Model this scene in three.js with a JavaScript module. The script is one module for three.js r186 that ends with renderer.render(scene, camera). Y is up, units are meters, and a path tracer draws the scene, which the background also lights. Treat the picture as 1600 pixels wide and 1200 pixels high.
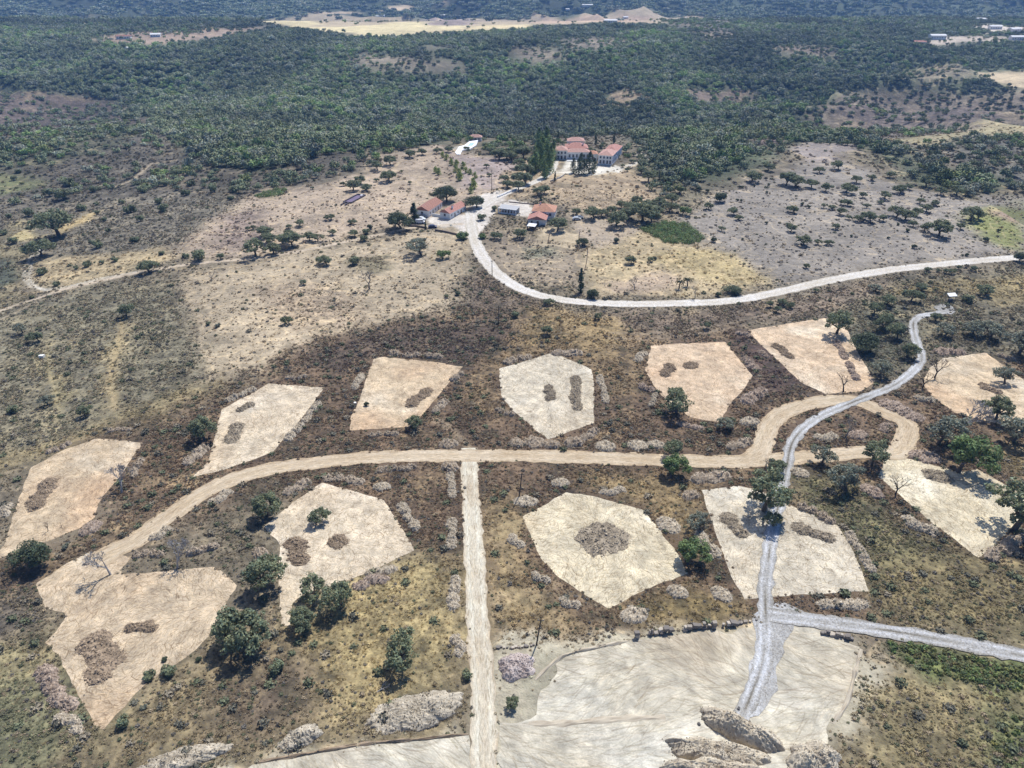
import * as THREE from 'three';
import { mergeGeometries } from 'three/addons/utils/BufferGeometryUtils.js';
import { Sky } from 'three/addons/objects/Sky.js';

// ---------------------------------------------------------------- camera, sky, sun, exposure
const scene = new THREE.Scene();
const EYE = 120, PITCH = 30 * Math.PI / 180, FOV = 55;
const camera = new THREE.PerspectiveCamera(FOV, 4 / 3, 1, 20000);
camera.position.set(0, EYE, 0);
camera.lookAt(0, EYE - Math.sin(PITCH), -Math.cos(PITCH));
const SUN = new THREE.Vector3(0.25, 0.84, -0.48).normalize();
const sky = new Sky();
sky.name = 'sky'; sky.userData = { kind: 'structure' };
sky.scale.setScalar(15000);
sky.material.uniforms.sunPosition.value.copy(SUN);
sky.material.uniforms.turbidity.value = 4.5;
sky.material.uniforms.rayleigh.value = 0.75;
sky.material.uniforms.mieCoefficient.value = 0.004;
scene.add(sky);
scene.environmentIntensity = 0.15;
const sun = new THREE.DirectionalLight(new THREE.Color(1, 0.955, 0.885), 4.3);
sun.position.copy(SUN).multiplyScalar(900).add(new THREE.Vector3(0, 0, -300));
sun.target.position.set(0, 0, -300);
sun.castShadow = true;
Object.assign(sun.shadow.camera, { left: -600, right: 600, top: 600, bottom: -600, near: 1, far: 2500 });
sun.shadow.mapSize.set(4096, 4096);
sun.name = 'sun';
scene.add(sun, sun.target);
scene.fog = new THREE.FogExp2(new THREE.Color(0.26, 0.52, 1.0), 0.000125);
const renderer = new THREE.WebGLRenderer({ antialias: true });
renderer.setSize(1024, 768);
renderer.shadowMap.enabled = true;
renderer.toneMapping = THREE.LinearToneMapping;
renderer.toneMappingExposure = 1.22;

// ---------------------------------------------------------------- helpers
function rng(seed) {
  let s = (seed * 2654435761) >>> 0;
  return () => { s = (s + 0x6d2b79f5) | 0; let t = Math.imul(s ^ (s >>> 15), 1 | s); t = (t + Math.imul(t ^ (t >>> 7), 61 | t)) ^ t; return ((t ^ (t >>> 14)) >>> 0) / 4294967296; };
}
const PERM = new Uint8Array(512), GRAD = new Float32Array(512);
{ const r = rng(77), p = [...Array(256).keys()]; for (let i = 255; i > 0; i--) { const j = Math.floor(r() * (i + 1)); [p[i], p[j]] = [p[j], p[i]]; } for (let i = 0; i < 512; i++) { PERM[i] = p[i & 255]; GRAD[i] = p[i & 255] / 127.5 - 1; } }
function noise(x, y) {                                   // smooth value noise, -1..1
  const xi = Math.floor(x), yi = Math.floor(y), fx = x - xi, fy = y - yi, u = fx * fx * (3 - 2 * fx), v = fy * fy * (3 - 2 * fy), X = xi & 255, Y = yi & 255;
  const a = PERM[X] + Y, b = PERM[X + 1] + Y;
  const n00 = GRAD[PERM[a & 255]], n01 = GRAD[PERM[(a + 1) & 255]], n10 = GRAD[PERM[b & 255]], n11 = GRAD[PERM[(b + 1) & 255]];
  return (n00 + (n10 - n00) * u) * (1 - v) + (n01 + (n11 - n01) * u) * v;
}
const fbm = (x, y, o = 3) => { let s = 0, a = 0.5, f = 1; for (let i = 0; i < o; i++) { s += a * noise(x * f + i * 17.3, y * f - i * 9.1); a *= 0.5; f *= 2.1; } return s; };
const clamp = (x, a = 0, b = 1) => (x < a ? a : x > b ? b : x), lerp = (a, b, t) => a + (b - a) * t, smooth = (a, b, x) => { const t = clamp((x - a) / (b - a)); return t * t * (3 - 2 * t); };
const lin = (c) => (c <= 0.04045 ? c / 12.92 : Math.pow((c + 0.055) / 1.055, 2.4));
const rgb = (r, g, b) => [lin(r / 255), lin(g / 255), lin(b / 255)];
const used = {};
const numbered = (n) => { used[n] = (used[n] ?? -1) + 1; return used[n] ? n + '_' + String(used[n]).padStart(3, '0') : n; };
function tag(o, label, category, group, kind) { o.userData = {}; if (label) o.userData.label = label; if (category) o.userData.category = category; if (group) o.userData.group = group; if (kind) o.userData.kind = kind; return o; }
function mesh(name, geo, mat, parent) { const m = new THREE.Mesh(geo, mat); m.name = parent ? name : numbered(name); m.castShadow = m.receiveShadow = true; (parent ?? scene).add(m); return m; }
function thing(name, label, category, pos, turn = 0, group) { const g = new THREE.Group(); g.name = numbered(name); g.position.set(...pos); g.rotation.y = turn; tag(g, label, category, group); scene.add(g); return g; }
function std(color, rough = 0.95, more = {}) { const m = new THREE.MeshStandardMaterial({ roughness: rough, side: THREE.DoubleSide, ...more }); m.color.setRGB(...color); return m; }

// ---------------------------------------------------------------- the lie of the land: x to the right, d = -z away from the camera
const PROFILE = [[-400, -6], [0, 0], [300, 0], [430, 2.5], [545, 4], [630, -4], [760, -24], [900, -33], [1020, -24], [1180, 0], [1290, 10], [1450, 13], [1640, 12], [1760, -2], [2000, -40], [2300, -40], [2700, -2], [3300, 35], [4200, 130], [5500, 210], [9000, 240]];
function profile(d) {
  if (d <= PROFILE[0][0]) return PROFILE[0][1];
  for (let i = 1; i < PROFILE.length; i++) if (d < PROFILE[i][0]) {
    const p0 = PROFILE[Math.max(0, i - 2)], p1 = PROFILE[i - 1], p2 = PROFILE[i], p3 = PROFILE[Math.min(PROFILE.length - 1, i + 1)];
    const h = p2[0] - p1[0], t = (d - p1[0]) / h, m1 = (p2[1] - p0[1]) / (p2[0] - p0[0]) * h, m2 = (p3[1] - p1[1]) / (p3[0] - p1[0]) * h;
    return (2 * t ** 3 - 3 * t * t + 1) * p1[1] + (t ** 3 - 2 * t * t + t) * m1 + (3 * t * t - 2 * t ** 3) * p2[1] + (t ** 3 - t * t) * m2;
  }
  return PROFILE[PROFILE.length - 1][1];
}
function H(x, d) {
  let h = profile(d + 40 * noise(x / 420 + 5, d / 500) * smooth(500, 700, d));
  h += 1.5 * noise(x / 95, d / 95) + 0.45 * noise(x / 38 + 9, d / 38);
  h -= 13 * smooth(-95, -300, x) * smooth(120, 260, d) * (1 - smooth(480, 640, d));
  h -= 5 * smooth(150, 330, x) * smooth(160, 260, d) * (1 - smooth(330, 480, d));
  const wild = smooth(600, 800, d) * (1 - smooth(1130, 1260, d)) * 24 + smooth(1750, 2300, d) * 42 + smooth(2700, 4500, d) * 60;
  if (wild > 0) { const r = 1 - Math.abs(noise(x / 170 + 3, d / 190)); h += wild * (r * r - 0.55 + 0.3 * noise(x / 330, d / 330)); }
  return h;
}
const FPX = 600 / Math.tan(FOV * Math.PI / 360), CS = Math.cos(PITCH), SN = Math.sin(PITCH);
function P(px, py) {                                     // where the line of sight through a pixel of the photograph meets the land -> [x, d, distance along the view]
  const u = (px - 800) / FPX, v = (600 - py) / FPX, dy = v * CS - SN, dd = CS + v * SN;
  let t = 60, step = 2, last = 60;
  for (let i = 0; i < 4000; i++) {
    if (EYE + dy * t < H(u * t, dd * t)) break;
    last = t; t += step; step = Math.max(1, t * 0.008);
    if (t > 9000) break;
  }
  for (let i = 0, a = last, b = t; i < 24; i++) { const m = (a + b) / 2; if (EYE + dy * m < H(u * m, dd * m)) b = m; else a = m; t = m; }
  return [u * t, dd * t, t];
}
const pts = (a) => { const o = []; for (let i = 0; i < a.length; i += 2) { const p = P(a[i], a[i + 1]); o.push([p[0], p[1]]); } return o; };
const at = (x, d, up = 0) => [x, H(x, d) + up, -d];

// ---------------------------------------------------------------- what covers the land: colour, wood density, scrub density, drawn into maps in metres
class Zone {
  constructor(x0, x1, d0, d1, w) {
    Object.assign(this, { x0, x1, d0, d1, w, h: Math.round(w * (d1 - d0) / (x1 - x0)) });
    this.k = w / (x1 - x0);
    this.col = document.createElement('canvas'); this.msk = document.createElement('canvas'); this.trk = document.createElement('canvas');
    for (const c of [this.col, this.msk, this.trk]) { c.width = this.w; c.height = this.h; }
    this.c = this.col.getContext('2d'); this.m = this.msk.getContext('2d'); this.t = this.trk.getContext('2d');
  }
  path(g, p, close) { g.beginPath(); p.forEach(([x, d], i) => g[i ? 'lineTo' : 'moveTo']((x - this.x0) * this.k, (d - this.d0) * this.k)); if (close) g.closePath(); }
  read() { this.cd = this.c.getImageData(0, 0, this.w, this.h).data; this.md = this.m.getImageData(0, 0, this.w, this.h).data; this.td = this.t.getImageData(0, 0, this.w, this.h).data; }
  get(data, x, d, out) {
    const fx = clamp((x - this.x0) * this.k - 0.5, 0, this.w - 1.001), fy = clamp((d - this.d0) * this.k - 0.5, 0, this.h - 1.001), ix = fx | 0, iy = fy | 0, u = fx - ix, v = fy - iy, i = (iy * this.w + ix) * 4, j = i + this.w * 4;
    for (let c = 0; c < 3; c++) out[c] = (data[i + c] * (1 - u) + data[i + 4 + c] * u) * (1 - v) + (data[j + c] * (1 - u) + data[j + 4 + c] * u) * v;
    return out;
  }
}
const NEAR = new Zone(-270, 270, 55, 430, 1080), MID = new Zone(-860, 860, 430, 1330, 1080), FAR = new Zone(-4600, 4600, -400, 8000, 1150);
const ZONES = [FAR, MID, NEAR];
const zoneAt = (x, d) => (x > NEAR.x0 && x < NEAR.x1 && d > NEAR.d0 && d < NEAR.d1 ? NEAR : x > MID.x0 && x < MID.x1 && d > MID.d0 && d < MID.d1 ? MID : FAR);
const css = (c, a = 1) => `rgba(${c[0] | 0},${c[1] | 0},${c[2] | 0},${a})`;
// c: colour, f: wood, s: scrub (0..255), blur in metres
function paint(world, { c, f, s, blur = 3, a = 1, line }) {
  if (c) { const y = 0.3 * c[0] + 0.59 * c[1] + 0.11 * c[2]; c = c.map((v) => lerp(v, y, 0.08)); }
  const xs = world.map((q) => q[0]), ds = world.map((q) => q[1]), pad = blur * 3 + (line ?? 0) + 2, X0 = Math.min(...xs) - pad, X1 = Math.max(...xs) + pad, D0 = Math.min(...ds) - pad, D1 = Math.max(...ds) + pad;
  for (const z of ZONES) {
    if (X1 < z.x0 || X0 > z.x1 || D1 < z.d0 || D0 > z.d1) continue;
    const b = blur * z.k;
    for (const [g, style] of [[line ? z.t : z.c, c && css(c, a)], [z.m, (f !== undefined || s !== undefined) && css([f ?? 0, s ?? 0, 0], a)]]) {
      if (!style) continue;
      g.save(); g.beginPath(); g.rect((X0 - z.x0) * z.k, (D0 - z.d0) * z.k, (X1 - X0) * z.k, (D1 - D0) * z.k); g.clip();
      g.filter = b > 0.4 ? `blur(${b.toFixed(2)}px)` : 'none';
      z.path(g, world, !line);
      if (line) { g.strokeStyle = style; g.lineWidth = Math.max(0.3, line * z.k); g.lineJoin = g.lineCap = 'round'; g.stroke(); } else { g.fillStyle = style; g.fill(); }
      g.filter = 'none'; g.restore();
    }
  }
}
for (const z of ZONES) { z.c.fillStyle = css([112, 102, 84]); z.c.fillRect(0, 0, z.w, z.h); z.m.fillStyle = css([0, 150, 0]); z.m.fillRect(0, 0, z.w, z.h); }
const FLOOR = [74, 82, 58];
const R = (px, o) => paint(pts(px), o);
paint([[-4700, 640], [4700, 640], [4700, 8100], [-4700, 8100]], { c: FLOOR, f: 235, s: 0, blur: 20 });
// woods in front of the ridge, down to their edge
R([-300, 262, 60, 258, 120, 255, 200, 235, 240, 262, 330, 288, 400, 284, 450, 278, 500, 262, 560, 258, 592, 240, 640, 234, 700, 226, 722, 214, 765, 226, 800, 240, 840, 226, 872, 208, 960, 203, 985, 214, 1003, 255, 1012, 292, 1060, 312, 1100, 290, 1150, 268, 1200, 240, 1250, 224, 1310, 226, 1400, 252, 1450, 285, 1530, 308, 1560, 296, 1900, 290, 1900, 120, -300, 120], { c: FLOOR, f: 245, s: 0, blur: 7 });
// brown heath slope on the left with loose trees
R([-300, 148, 0, 132, 40, 138, 110, 146, 190, 160, 235, 186, 215, 205, 150, 200, 60, 215, -300, 225], { c: [92, 80, 72], f: 95, s: 220, blur: 8 });
R([-300, 252, 0, 250, 110, 250, 150, 238, 205, 210, 235, 205, 300, 240, 330, 288, 300, 320, 220, 300, 0, 330, -300, 340], { c: [96, 89, 76], f: 75, s: 220, blur: 6 });
R([-100, 268, 0, 268, 70, 278, 75, 296, 0, 305, -100, 305], { c: [104, 106, 70], f: 0, s: 120, blur: 4 });
R([-300, 232, 0, 215, 60, 205, 130, 200, 190, 210, 150, 240, 60, 262, -300, 275], { c: [84, 84, 64], f: 170, s: 120, blur: 5 });
R([240, 262, 330, 262, 420, 268, 520, 240, 600, 232, 590, 258, 520, 276, 440, 296, 380, 304, 320, 300, 270, 296], { c: [98, 90, 76], f: 130, s: 150, blur: 4 });
R([1000, 262, 1060, 290, 1100, 282, 1100, 300, 1060, 318, 1010, 318, 985, 290], { c: [120, 110, 88], f: 170, s: 80, blur: 4 });
R([690, 222, 760, 214, 865, 206, 868, 240, 850, 258, 826, 262, 800, 250, 770, 244, 752, 232, 720, 224], { c: [110, 102, 78], f: 150, s: 40, blur: 2 });
// open hills to the right
R([1255, 188, 1300, 150, 1360, 132, 1450, 138, 1560, 148, 1700, 150, 1900, 235, 1700, 262, 1560, 272, 1450, 262, 1400, 230, 1340, 214, 1290, 212], { c: [118, 106, 90], f: 80, s: 190, blur: 10 });
R([1390, 122, 1440, 104, 1520, 110, 1530, 124, 1430, 132], { c: [128, 118, 96], f: 60, s: 120, blur: 10 });
R([1522, 112, 1560, 108, 1700, 112, 1700, 148, 1590, 142, 1545, 126], { c: [188, 168, 134], f: 6, s: 20, blur: 6 });
R([1385, 216, 1460, 212, 1530, 192, 1600, 196, 1700, 200, 1700, 214, 1560, 214, 1500, 224, 1450, 232, 1400, 224], { c: [154, 143, 106], f: 4, s: 60, blur: 4 });
R([1300, 182, 1420, 172, 1520, 168, 1560, 182, 1500, 200, 1400, 200, 1340, 205], { c: [102, 90, 82], f: 40, s: 240, blur: 5 });
R([1460, 226, 1520, 214, 1700, 212, 1700, 290, 1580, 290, 1540, 262, 1480, 245], { c: [100, 96, 84], f: 110, s: 210, blur: 6 });
// clearings and bare slopes in the woods
for (const p of [[530, 90, 575, 82, 640, 92, 660, 100, 640, 116, 590, 112, 545, 104], [615, 103, 700, 92, 740, 104, 700, 116, 640, 116], [660, 72, 700, 70, 690, 82, 664, 84], [800, 76, 860, 72, 900, 90, 850, 104, 800, 100], [864, 60, 940, 56, 1000, 66, 960, 80, 880, 76], [1050, 24, 1130, 24, 1150, 62, 1090, 64, 1040, 40]]) R(p, { c: [136, 122, 106], f: 120, s: 40, blur: 14, a: 0.85 });
R([945, 148, 985, 140, 1010, 150, 985, 164, 950, 164], { c: [134, 116, 92], f: 40, s: 120, blur: 5 });
R([1075, 140, 1150, 136, 1190, 152, 1150, 165, 1085, 160], { c: [116, 100, 86], f: 90, s: 160, blur: 8 });
R([1150, 225, 1200, 216, 1225, 224, 1190, 234], { c: [112, 94, 88], f: 20, s: 190, blur: 5 });
R([1200, 72, 1300, 70, 1310, 84, 1240, 92], { c: [128, 112, 96], f: 130, s: 60, blur: 12 });
// the farmed ridge: straw fields, pale plough land, tracks
R([410, 30, 470, 26, 560, 25, 640, 32, 740, 26, 860, 26, 1030, 22, 1100, 30, 1030, 40, 930, 38, 830, 42, 740, 46, 660, 56, 600, 58, 540, 57, 480, 46, 420, 40], { c: [176, 158, 128], f: 10, s: 0, blur: 14 });
R([412, 34, 480, 32, 500, 42, 640, 34, 740, 42, 660, 50, 640, 56, 560, 56, 520, 48, 450, 44], { c: [214, 196, 148], f: 0, s: 0, blur: 4 });
R([660, 47, 760, 42, 830, 40, 830, 46, 720, 52, 665, 52], { c: [208, 188, 142], f: 0, s: 0, blur: 5 });
R([640, 32, 720, 28, 745, 36, 700, 42, 640, 38], { c: [150, 134, 124], f: 20, s: 60, blur: 6 });
R([840, 30, 960, 26, 1020, 30, 1000, 36, 900, 36, 840, 40], { c: [186, 160, 132], f: 8, s: 0, blur: 6 });
R([598, 14, 640, 8, 660, 12, 640, 18, 600, 18], { c: [206, 182, 146], f: 0, s: 0, blur: 12 });
R([665, 12, 682, 10, 682, 14, 668, 15], { c: [200, 172, 142], f: 0, s: 0, blur: 6 });
R([488, 20, 560, 16, 570, 22, 500, 26], { c: [186, 164, 134], f: 20, s: 0, blur: 12 });
R([310, 48, 360, 42, 358, 54, 318, 62], { c: [212, 190, 146], f: 4, s: 0, blur: 6 });
R([150, 58, 200, 50, 310, 52, 420, 40, 400, 52, 300, 66, 220, 72, 150, 72], { c: [158, 136, 116], f: 60, s: 30, blur: 12 });
R([120, 24, 170, 28, 180, 40, 130, 40], { c: [168, 148, 118], f: 120, s: 0, blur: 14, a: 0.8 });
R([1440, 66, 1490, 56, 1560, 56, 1600, 60, 1700, 62, 1700, 74, 1560, 66, 1460, 76], { c: [184, 168, 150], f: 30, s: 0, blur: 8 });
R([1520, 44, 1545, 36, 1600, 42, 1700, 46, 1700, 58, 1600, 54, 1540, 52], { c: [206, 192, 174], f: 25, s: 0, blur: 6 });
// left slope between the woods and the spur: grey green heath, straw grass near the track
R([-300, 330, 0, 318, 120, 300, 240, 296, 330, 300, 400, 292, 330, 345, 270, 385, 150, 405, 60, 400, -300, 480], { c: [112, 104, 88], f: 0, s: 205, blur: 6 });
R([0, 360, 60, 356, 75, 368, 20, 376], { c: [176, 160, 112], f: 0, s: 40, blur: 2 });
R([125, 330, 150, 332, 150, 344, 128, 352, 100, 366, 95, 358, 120, 345], { c: [172, 150, 104], f: 0, s: 60, blur: 2 });
R([-300, 470, 0, 372, 40, 400, 30, 455, 60, 460, 0, 490, -300, 600], { c: [128, 118, 88], f: 0, s: 140, blur: 3 });
R([-60, 410, 22, 405, 28, 430, 0, 455, -60, 470], { c: [84, 88, 70], f: 0, s: 230, blur: 2 });
R([50, 440, 60, 404, 150, 400, 260, 384, 280, 402, 200, 428, 110, 448], { c: [160, 142, 108], f: 0, s: 110, blur: 3 });
R([270, 385, 330, 345, 400, 300, 470, 290, 560, 270, 600, 245, 690, 228, 720, 240, 775, 255, 790, 300, 700, 345, 600, 355, 480, 385, 400, 402, 300, 410], { c: [166, 147, 124], f: 0, s: 60, blur: 4 });
R([350, 335, 400, 330, 420, 360, 360, 400, 330, 395], { c: [140, 122, 108], f: 0, s: 120, blur: 5 });
R([690, 245, 770, 250, 800, 290, 760, 300, 700, 290], { c: [158, 142, 132], f: 0, s: 50, blur: 3 });
R([800, 245, 850, 240, 840, 290, 800, 300], { c: [168, 146, 118], f: 0, s: 50, blur: 3 });
// lower left valley side
R([-300, 560, 0, 480, 120, 455, 260, 430, 300, 500, 330, 560, 300, 610, 130, 690, 0, 720, -300, 800], { c: [118, 111, 88], f: 0, s: 205, blur: 6 });
R([150, 560, 185, 505, 200, 505, 180, 560, 190, 640, 170, 640], { c: [156, 138, 98], f: 0, s: 90, blur: 2, a: 0.8 });
R([75, 545, 84, 545, 92, 620, 82, 640, 76, 600], { c: [150, 136, 92], f: 0, s: 90, blur: 1.2, a: 0.9 });
R([-100, 715, 60, 700, 240, 625, 330, 590, 380, 590, 260, 660, 160, 690, 0, 745, -100, 790], { c: [142, 126, 90], f: 0, s: 150, blur: 3, a: 0.85 });
R([280, 430, 400, 405, 560, 380, 720, 350, 735, 400, 730, 430, 705, 450, 710, 480, 620, 500, 500, 540, 400, 585, 330, 580, 300, 520], { c: [166, 149, 122], f: 0, s: 60, blur: 4 });
R([400, 450, 470, 440, 560, 470, 560, 500, 470, 520, 420, 505], { c: [146, 128, 104], f: 0, s: 130, blur: 4, a: 0.7 });
R([545, 400, 600, 398, 600, 420, 560, 424], { c: [122, 112, 86], f: 0, s: 170, blur: 2 });
R([720, 440, 760, 420, 830, 470, 900, 490, 1000, 490, 1150, 482, 1290, 452, 1400, 440, 1400, 475, 1200, 498, 1000, 520, 880, 505, 760, 510, 715, 490], { c: [112, 97, 80], f: 0, s: 200, blur: 3 });
// around the house, the small fields inside the bend
R([735, 372, 760, 362, 830, 372, 915, 392, 905, 445, 870, 450, 800, 432, 760, 405], { c: [138, 124, 104], f: 0, s: 70, blur: 2 });
R([800, 385, 860, 382, 880, 396, 820, 402], { c: [106, 104, 84], f: 0, s: 170, blur: 2 });
R([918, 385, 960, 350, 1010, 356, 1080, 380, 1160, 408, 1205, 440, 1160, 458, 1060, 466, 920, 462, 905, 445], { c: [164, 146, 112], f: 0, s: 80, blur: 2 });
R([1000, 400, 1100, 385, 1180, 420, 1200, 442, 1140, 446, 1080, 430], { c: [168, 149, 106], f: 0, s: 90, blur: 3 });
R([930, 438, 1040, 425, 1090, 450, 1000, 462, 930, 458], { c: [164, 144, 120], f: 0, s: 40, blur: 3 });
R([880, 330, 960, 345, 1000, 360, 960, 375, 920, 382, 900, 360], { c: [158, 142, 122], f: 0, s: 40, blur: 2 });
R([775, 275, 900, 272, 980, 262, 1010, 292, 1040, 312, 1000, 340, 900, 330, 860, 305, 790, 318], { c: [160, 140, 112], f: 0, s: 110, blur: 3 });
// grey slope right of it
R([1060, 352, 1095, 318, 1150, 282, 1240, 255, 1330, 250, 1420, 285, 1500, 308, 1570, 318, 1700, 330, 1900, 390, 1600, 396, 1450, 410, 1340, 428, 1210, 452, 1200, 432, 1110, 384], { c: [138, 129, 117], f: 0, s: 46, blur: 4 });
R([1235, 232, 1260, 222, 1340, 230, 1330, 250, 1280, 255], { c: [150, 138, 128], f: 0, s: 40, blur: 3 });
R([1500, 345, 1560, 320, 1600, 345, 1600, 395, 1545, 380], { c: [126, 128, 74], f: 0, s: 70, blur: 3 });
R([1550, 335, 1620, 322, 1640, 350, 1600, 352], { c: [158, 134, 112], f: 0, s: 40, blur: 3 });
// right side between the white road and the plots
R([1400, 440, 1600, 415, 1900, 400, 1900, 620, 1600, 590, 1520, 550, 1440, 555, 1340, 560, 1290, 495, 1340, 470], { c: [104, 96, 76], f: 0, s: 225, blur: 4 });
R([1380, 455, 1480, 440, 1600, 430, 1700, 430, 1700, 470, 1560, 482, 1500, 455, 1400, 470], { c: [134, 118, 82], f: 0, s: 170, blur: 3 });
R([1320, 560, 1350, 490, 1390, 470, 1430, 500, 1440, 560, 1400, 590], { c: [86, 84, 66], f: 0, s: 240, blur: 3 });
// the scrub that the plots are cut out of
R([120, 690, 260, 660, 340, 610, 420, 560, 520, 520, 620, 500, 720, 480, 790, 500, 1000, 525, 1160, 505, 1260, 600, 1340, 620, 1600, 560, 1800, 560, 1800, 820, 1600, 940, 1400, 960, 1180, 975, 980, 990, 780, 1010, 720, 880, 640, 880, 420, 760, 340, 800, 120, 880, -60, 980, -60, 880, 20, 860, 160, 830], { c: [101, 82, 63], f: 0, s: 245, blur: 4 });
R([470, 560, 560, 525, 690, 500, 790, 512, 800, 540, 730, 565, 600, 550, 520, 590], { c: [82, 68, 56], f: 0, s: 240, blur: 3 });
R([740, 560, 790, 545, 800, 500, 930, 510, 1010, 530, 1005, 600, 960, 640, 930, 580, 870, 545, 780, 570, 770, 660, 730, 640], { c: [126, 105, 76], f: 0, s: 210, blur: 3 });
R([800, 478, 880, 482, 960, 498, 960, 560, 900, 545, 820, 550], { c: [136, 115, 80], f: 0, s: 190, blur: 3 });
R([1170, 515, 1210, 560, 1250, 600, 1190, 625, 1160, 560, 1150, 520], { c: [84, 66, 56], f: 0, s: 240, blur: 2 });
R([750, 780, 830, 780, 800, 860, 860, 960, 960, 985, 850, 1005, 770, 1005, 750, 900], { c: [142, 122, 86], f: 0, s: 190, blur: 3 });
R([880, 745, 1020, 740, 1090, 760, 1110, 870, 1070, 870, 1010, 790, 900, 765], { c: [140, 119, 82], f: 0, s: 190, blur: 3 });
R([960, 960, 1080, 905, 1140, 930, 1175, 965, 1000, 985], { c: [118, 101, 66], f: 0, s: 220, blur: 2 });
R([1230, 735, 1330, 740, 1420, 820, 1560, 900, 1700, 880, 1700, 1020, 1500, 990, 1360, 930, 1320, 840, 1240, 780], { c: [96, 92, 62], f: 0, s: 235, blur: 4 });
R([1360, 880, 1480, 860, 1600, 900, 1700, 930, 1700, 1020, 1540, 1005, 1400, 975], { c: [118, 104, 72], f: 0, s: 215, blur: 4, a: 0.8 });
R([1530, 700, 1700, 690, 1700, 780, 1560, 745], { c: [120, 104, 72], f: 0, s: 215, blur: 3 });
// foreground grass
R([-100, 980, 70, 920, 70, 1010, 140, 1130, 260, 1060, 340, 1000, 440, 985, 560, 920, 700, 870, 730, 1000, 735, 1160, 400, 1190, 380, 1260, -200, 1260], { c: [126, 111, 82], f: 0, s: 215, blur: 4 });
R([480, 960, 560, 920, 640, 880, 715, 870, 735, 1040, 600, 1080, 540, 1120, 470, 1080], { c: [154, 136, 94], f: 0, s: 200, blur: 4 });
R([340, 1060, 420, 1000, 470, 1060, 500, 1120, 420, 1140, 330, 1130], { c: [98, 84, 68], f: 0, s: 225, blur: 4 });
R([-100, 1040, 60, 1040, 120, 1110, 150, 1150, 60, 1220, -150, 1260], { c: [112, 110, 80], f: 0, s: 225, blur: 4 });
R([-100, 1005, 40, 1000, 70, 1012, 40, 1050, -100, 1060], { c: [150, 138, 100], f: 0, s: 150, blur: 3 });
R([-100, 900, 50, 910, 64, 940, 60, 1000, -100, 1000], { c: [92, 84, 74], f: 0, s: 235, blur: 3 });
R([1340, 1040, 1420, 1030, 1600, 1060, 1750, 1080, 1750, 1260, 1320, 1260, 1310, 1130], { c: [124, 113, 80], f: 0, s: 220, blur: 3 });
R([1380, 1010, 1420, 1002, 1600, 1045, 1700, 1070, 1700, 1100, 1560, 1080, 1440, 1050], { c: [92, 102, 56], f: 0, s: 240, blur: 1.5 });
R([1540, 1120, 1640, 1120, 1660, 1260, 1560, 1230], { c: [88, 96, 58], f: 0, s: 235, blur: 3 });
// pale trodden strip round the lot
R([776, 1010, 800, 1004, 860, 1012, 900, 1010, 1180, 970, 1240, 955, 1300, 975, 1370, 1020, 1340, 1060, 1325, 1120, 1270, 1180, 1290, 1260, 776, 1260], { c: [176, 166, 142], f: 0, s: 12, blur: 1.5 });
R([852, 1060, 900, 1040, 980, 1040, 1000, 1100, 960, 1122, 860, 1122], { c: [148, 142, 120], f: 0, s: 60, blur: 2.5 });
R([350, 1200, 560, 1158, 735, 1138, 735, 1230, 330, 1240], { c: [186, 176, 152], f: 0, s: 4, blur: 1 });
// trodden yards
R([716, 340, 748, 304, 790, 300, 800, 310, 775, 325, 762, 345, 745, 372, 722, 372, 700, 362, 676, 356, 655, 352, 668, 340], { c: [208, 198, 184], f: 0, s: 0, blur: 1 });
R([779, 322, 800, 314, 838, 320, 834, 338, 806, 334], { c: [206, 196, 182], f: 0, s: 0, blur: 0.8 });
R([840, 362, 858, 354, 906, 362, 906, 384, 832, 378], { c: [176, 158, 128], f: 0, s: 4, blur: 0.8 });
R([860, 282, 866, 240, 872, 238, 900, 252, 960, 262, 975, 250, 990, 235, 1000, 240, 985, 258, 950, 267, 900, 272, 880, 275], { c: [206, 198, 182], f: 0, s: 0, blur: 1.5 });
R([710, 236, 718, 228, 742, 222, 750, 224, 740, 232, 718, 238], { c: [176, 168, 150], f: 0, s: 0, blur: 1.5 });
// faint earth tracks
const track = (px, w, c, a = 0.8, s = 30) => paint(pts(px), { c, s, f: 0, blur: 0.6, line: w, a });
const TAN = [182, 162, 132], PALE = [212, 204, 188];
for (const off of [-1, 1]) { const o = off * 4; track([68 + o, 388, 52 + o, 402, 43 + o, 420, 42 + o, 436, 52 + o, 448, 72, 453 + off, 100, 450 + off, 150, 437 + off, 215, 425 + off], 1, PALE, 0.9); }
track([-20, 492, 40, 472, 100, 452, 160, 438, 215, 426, 300, 412, 400, 404, 470, 392, 560, 374, 640, 356, 720, 350], 3, [192, 174, 148], 0.9);
track([180, 292, 210, 280, 228, 262, 236, 256, 250, 254, 276, 250], 3.5, TAN, 0.8);
track([245, 312, 290, 300, 320, 300], 3, TAN, 0.5);
track([330, 565, 312, 540, 318, 510, 300, 480, 290, 440], 1.6, TAN, 0.6);
track([905, 445, 916, 412, 920, 388], 2, TAN, 0.8);
for (const o of [0, 8]) { track([950, 520 + o, 1010, 522 + o, 1080, 515 + o, 1150, 503 + o, 1290, 470 + o, 1370, 445 + o], 1.1, [160, 142, 118], 0.75); track([420, 588 + o, 520, 560 + o, 620, 520 + o, 690, 500 + o, 800, 500 + o, 900, 516 + o], 0.9, [150, 130, 104], 0.5); }
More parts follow.
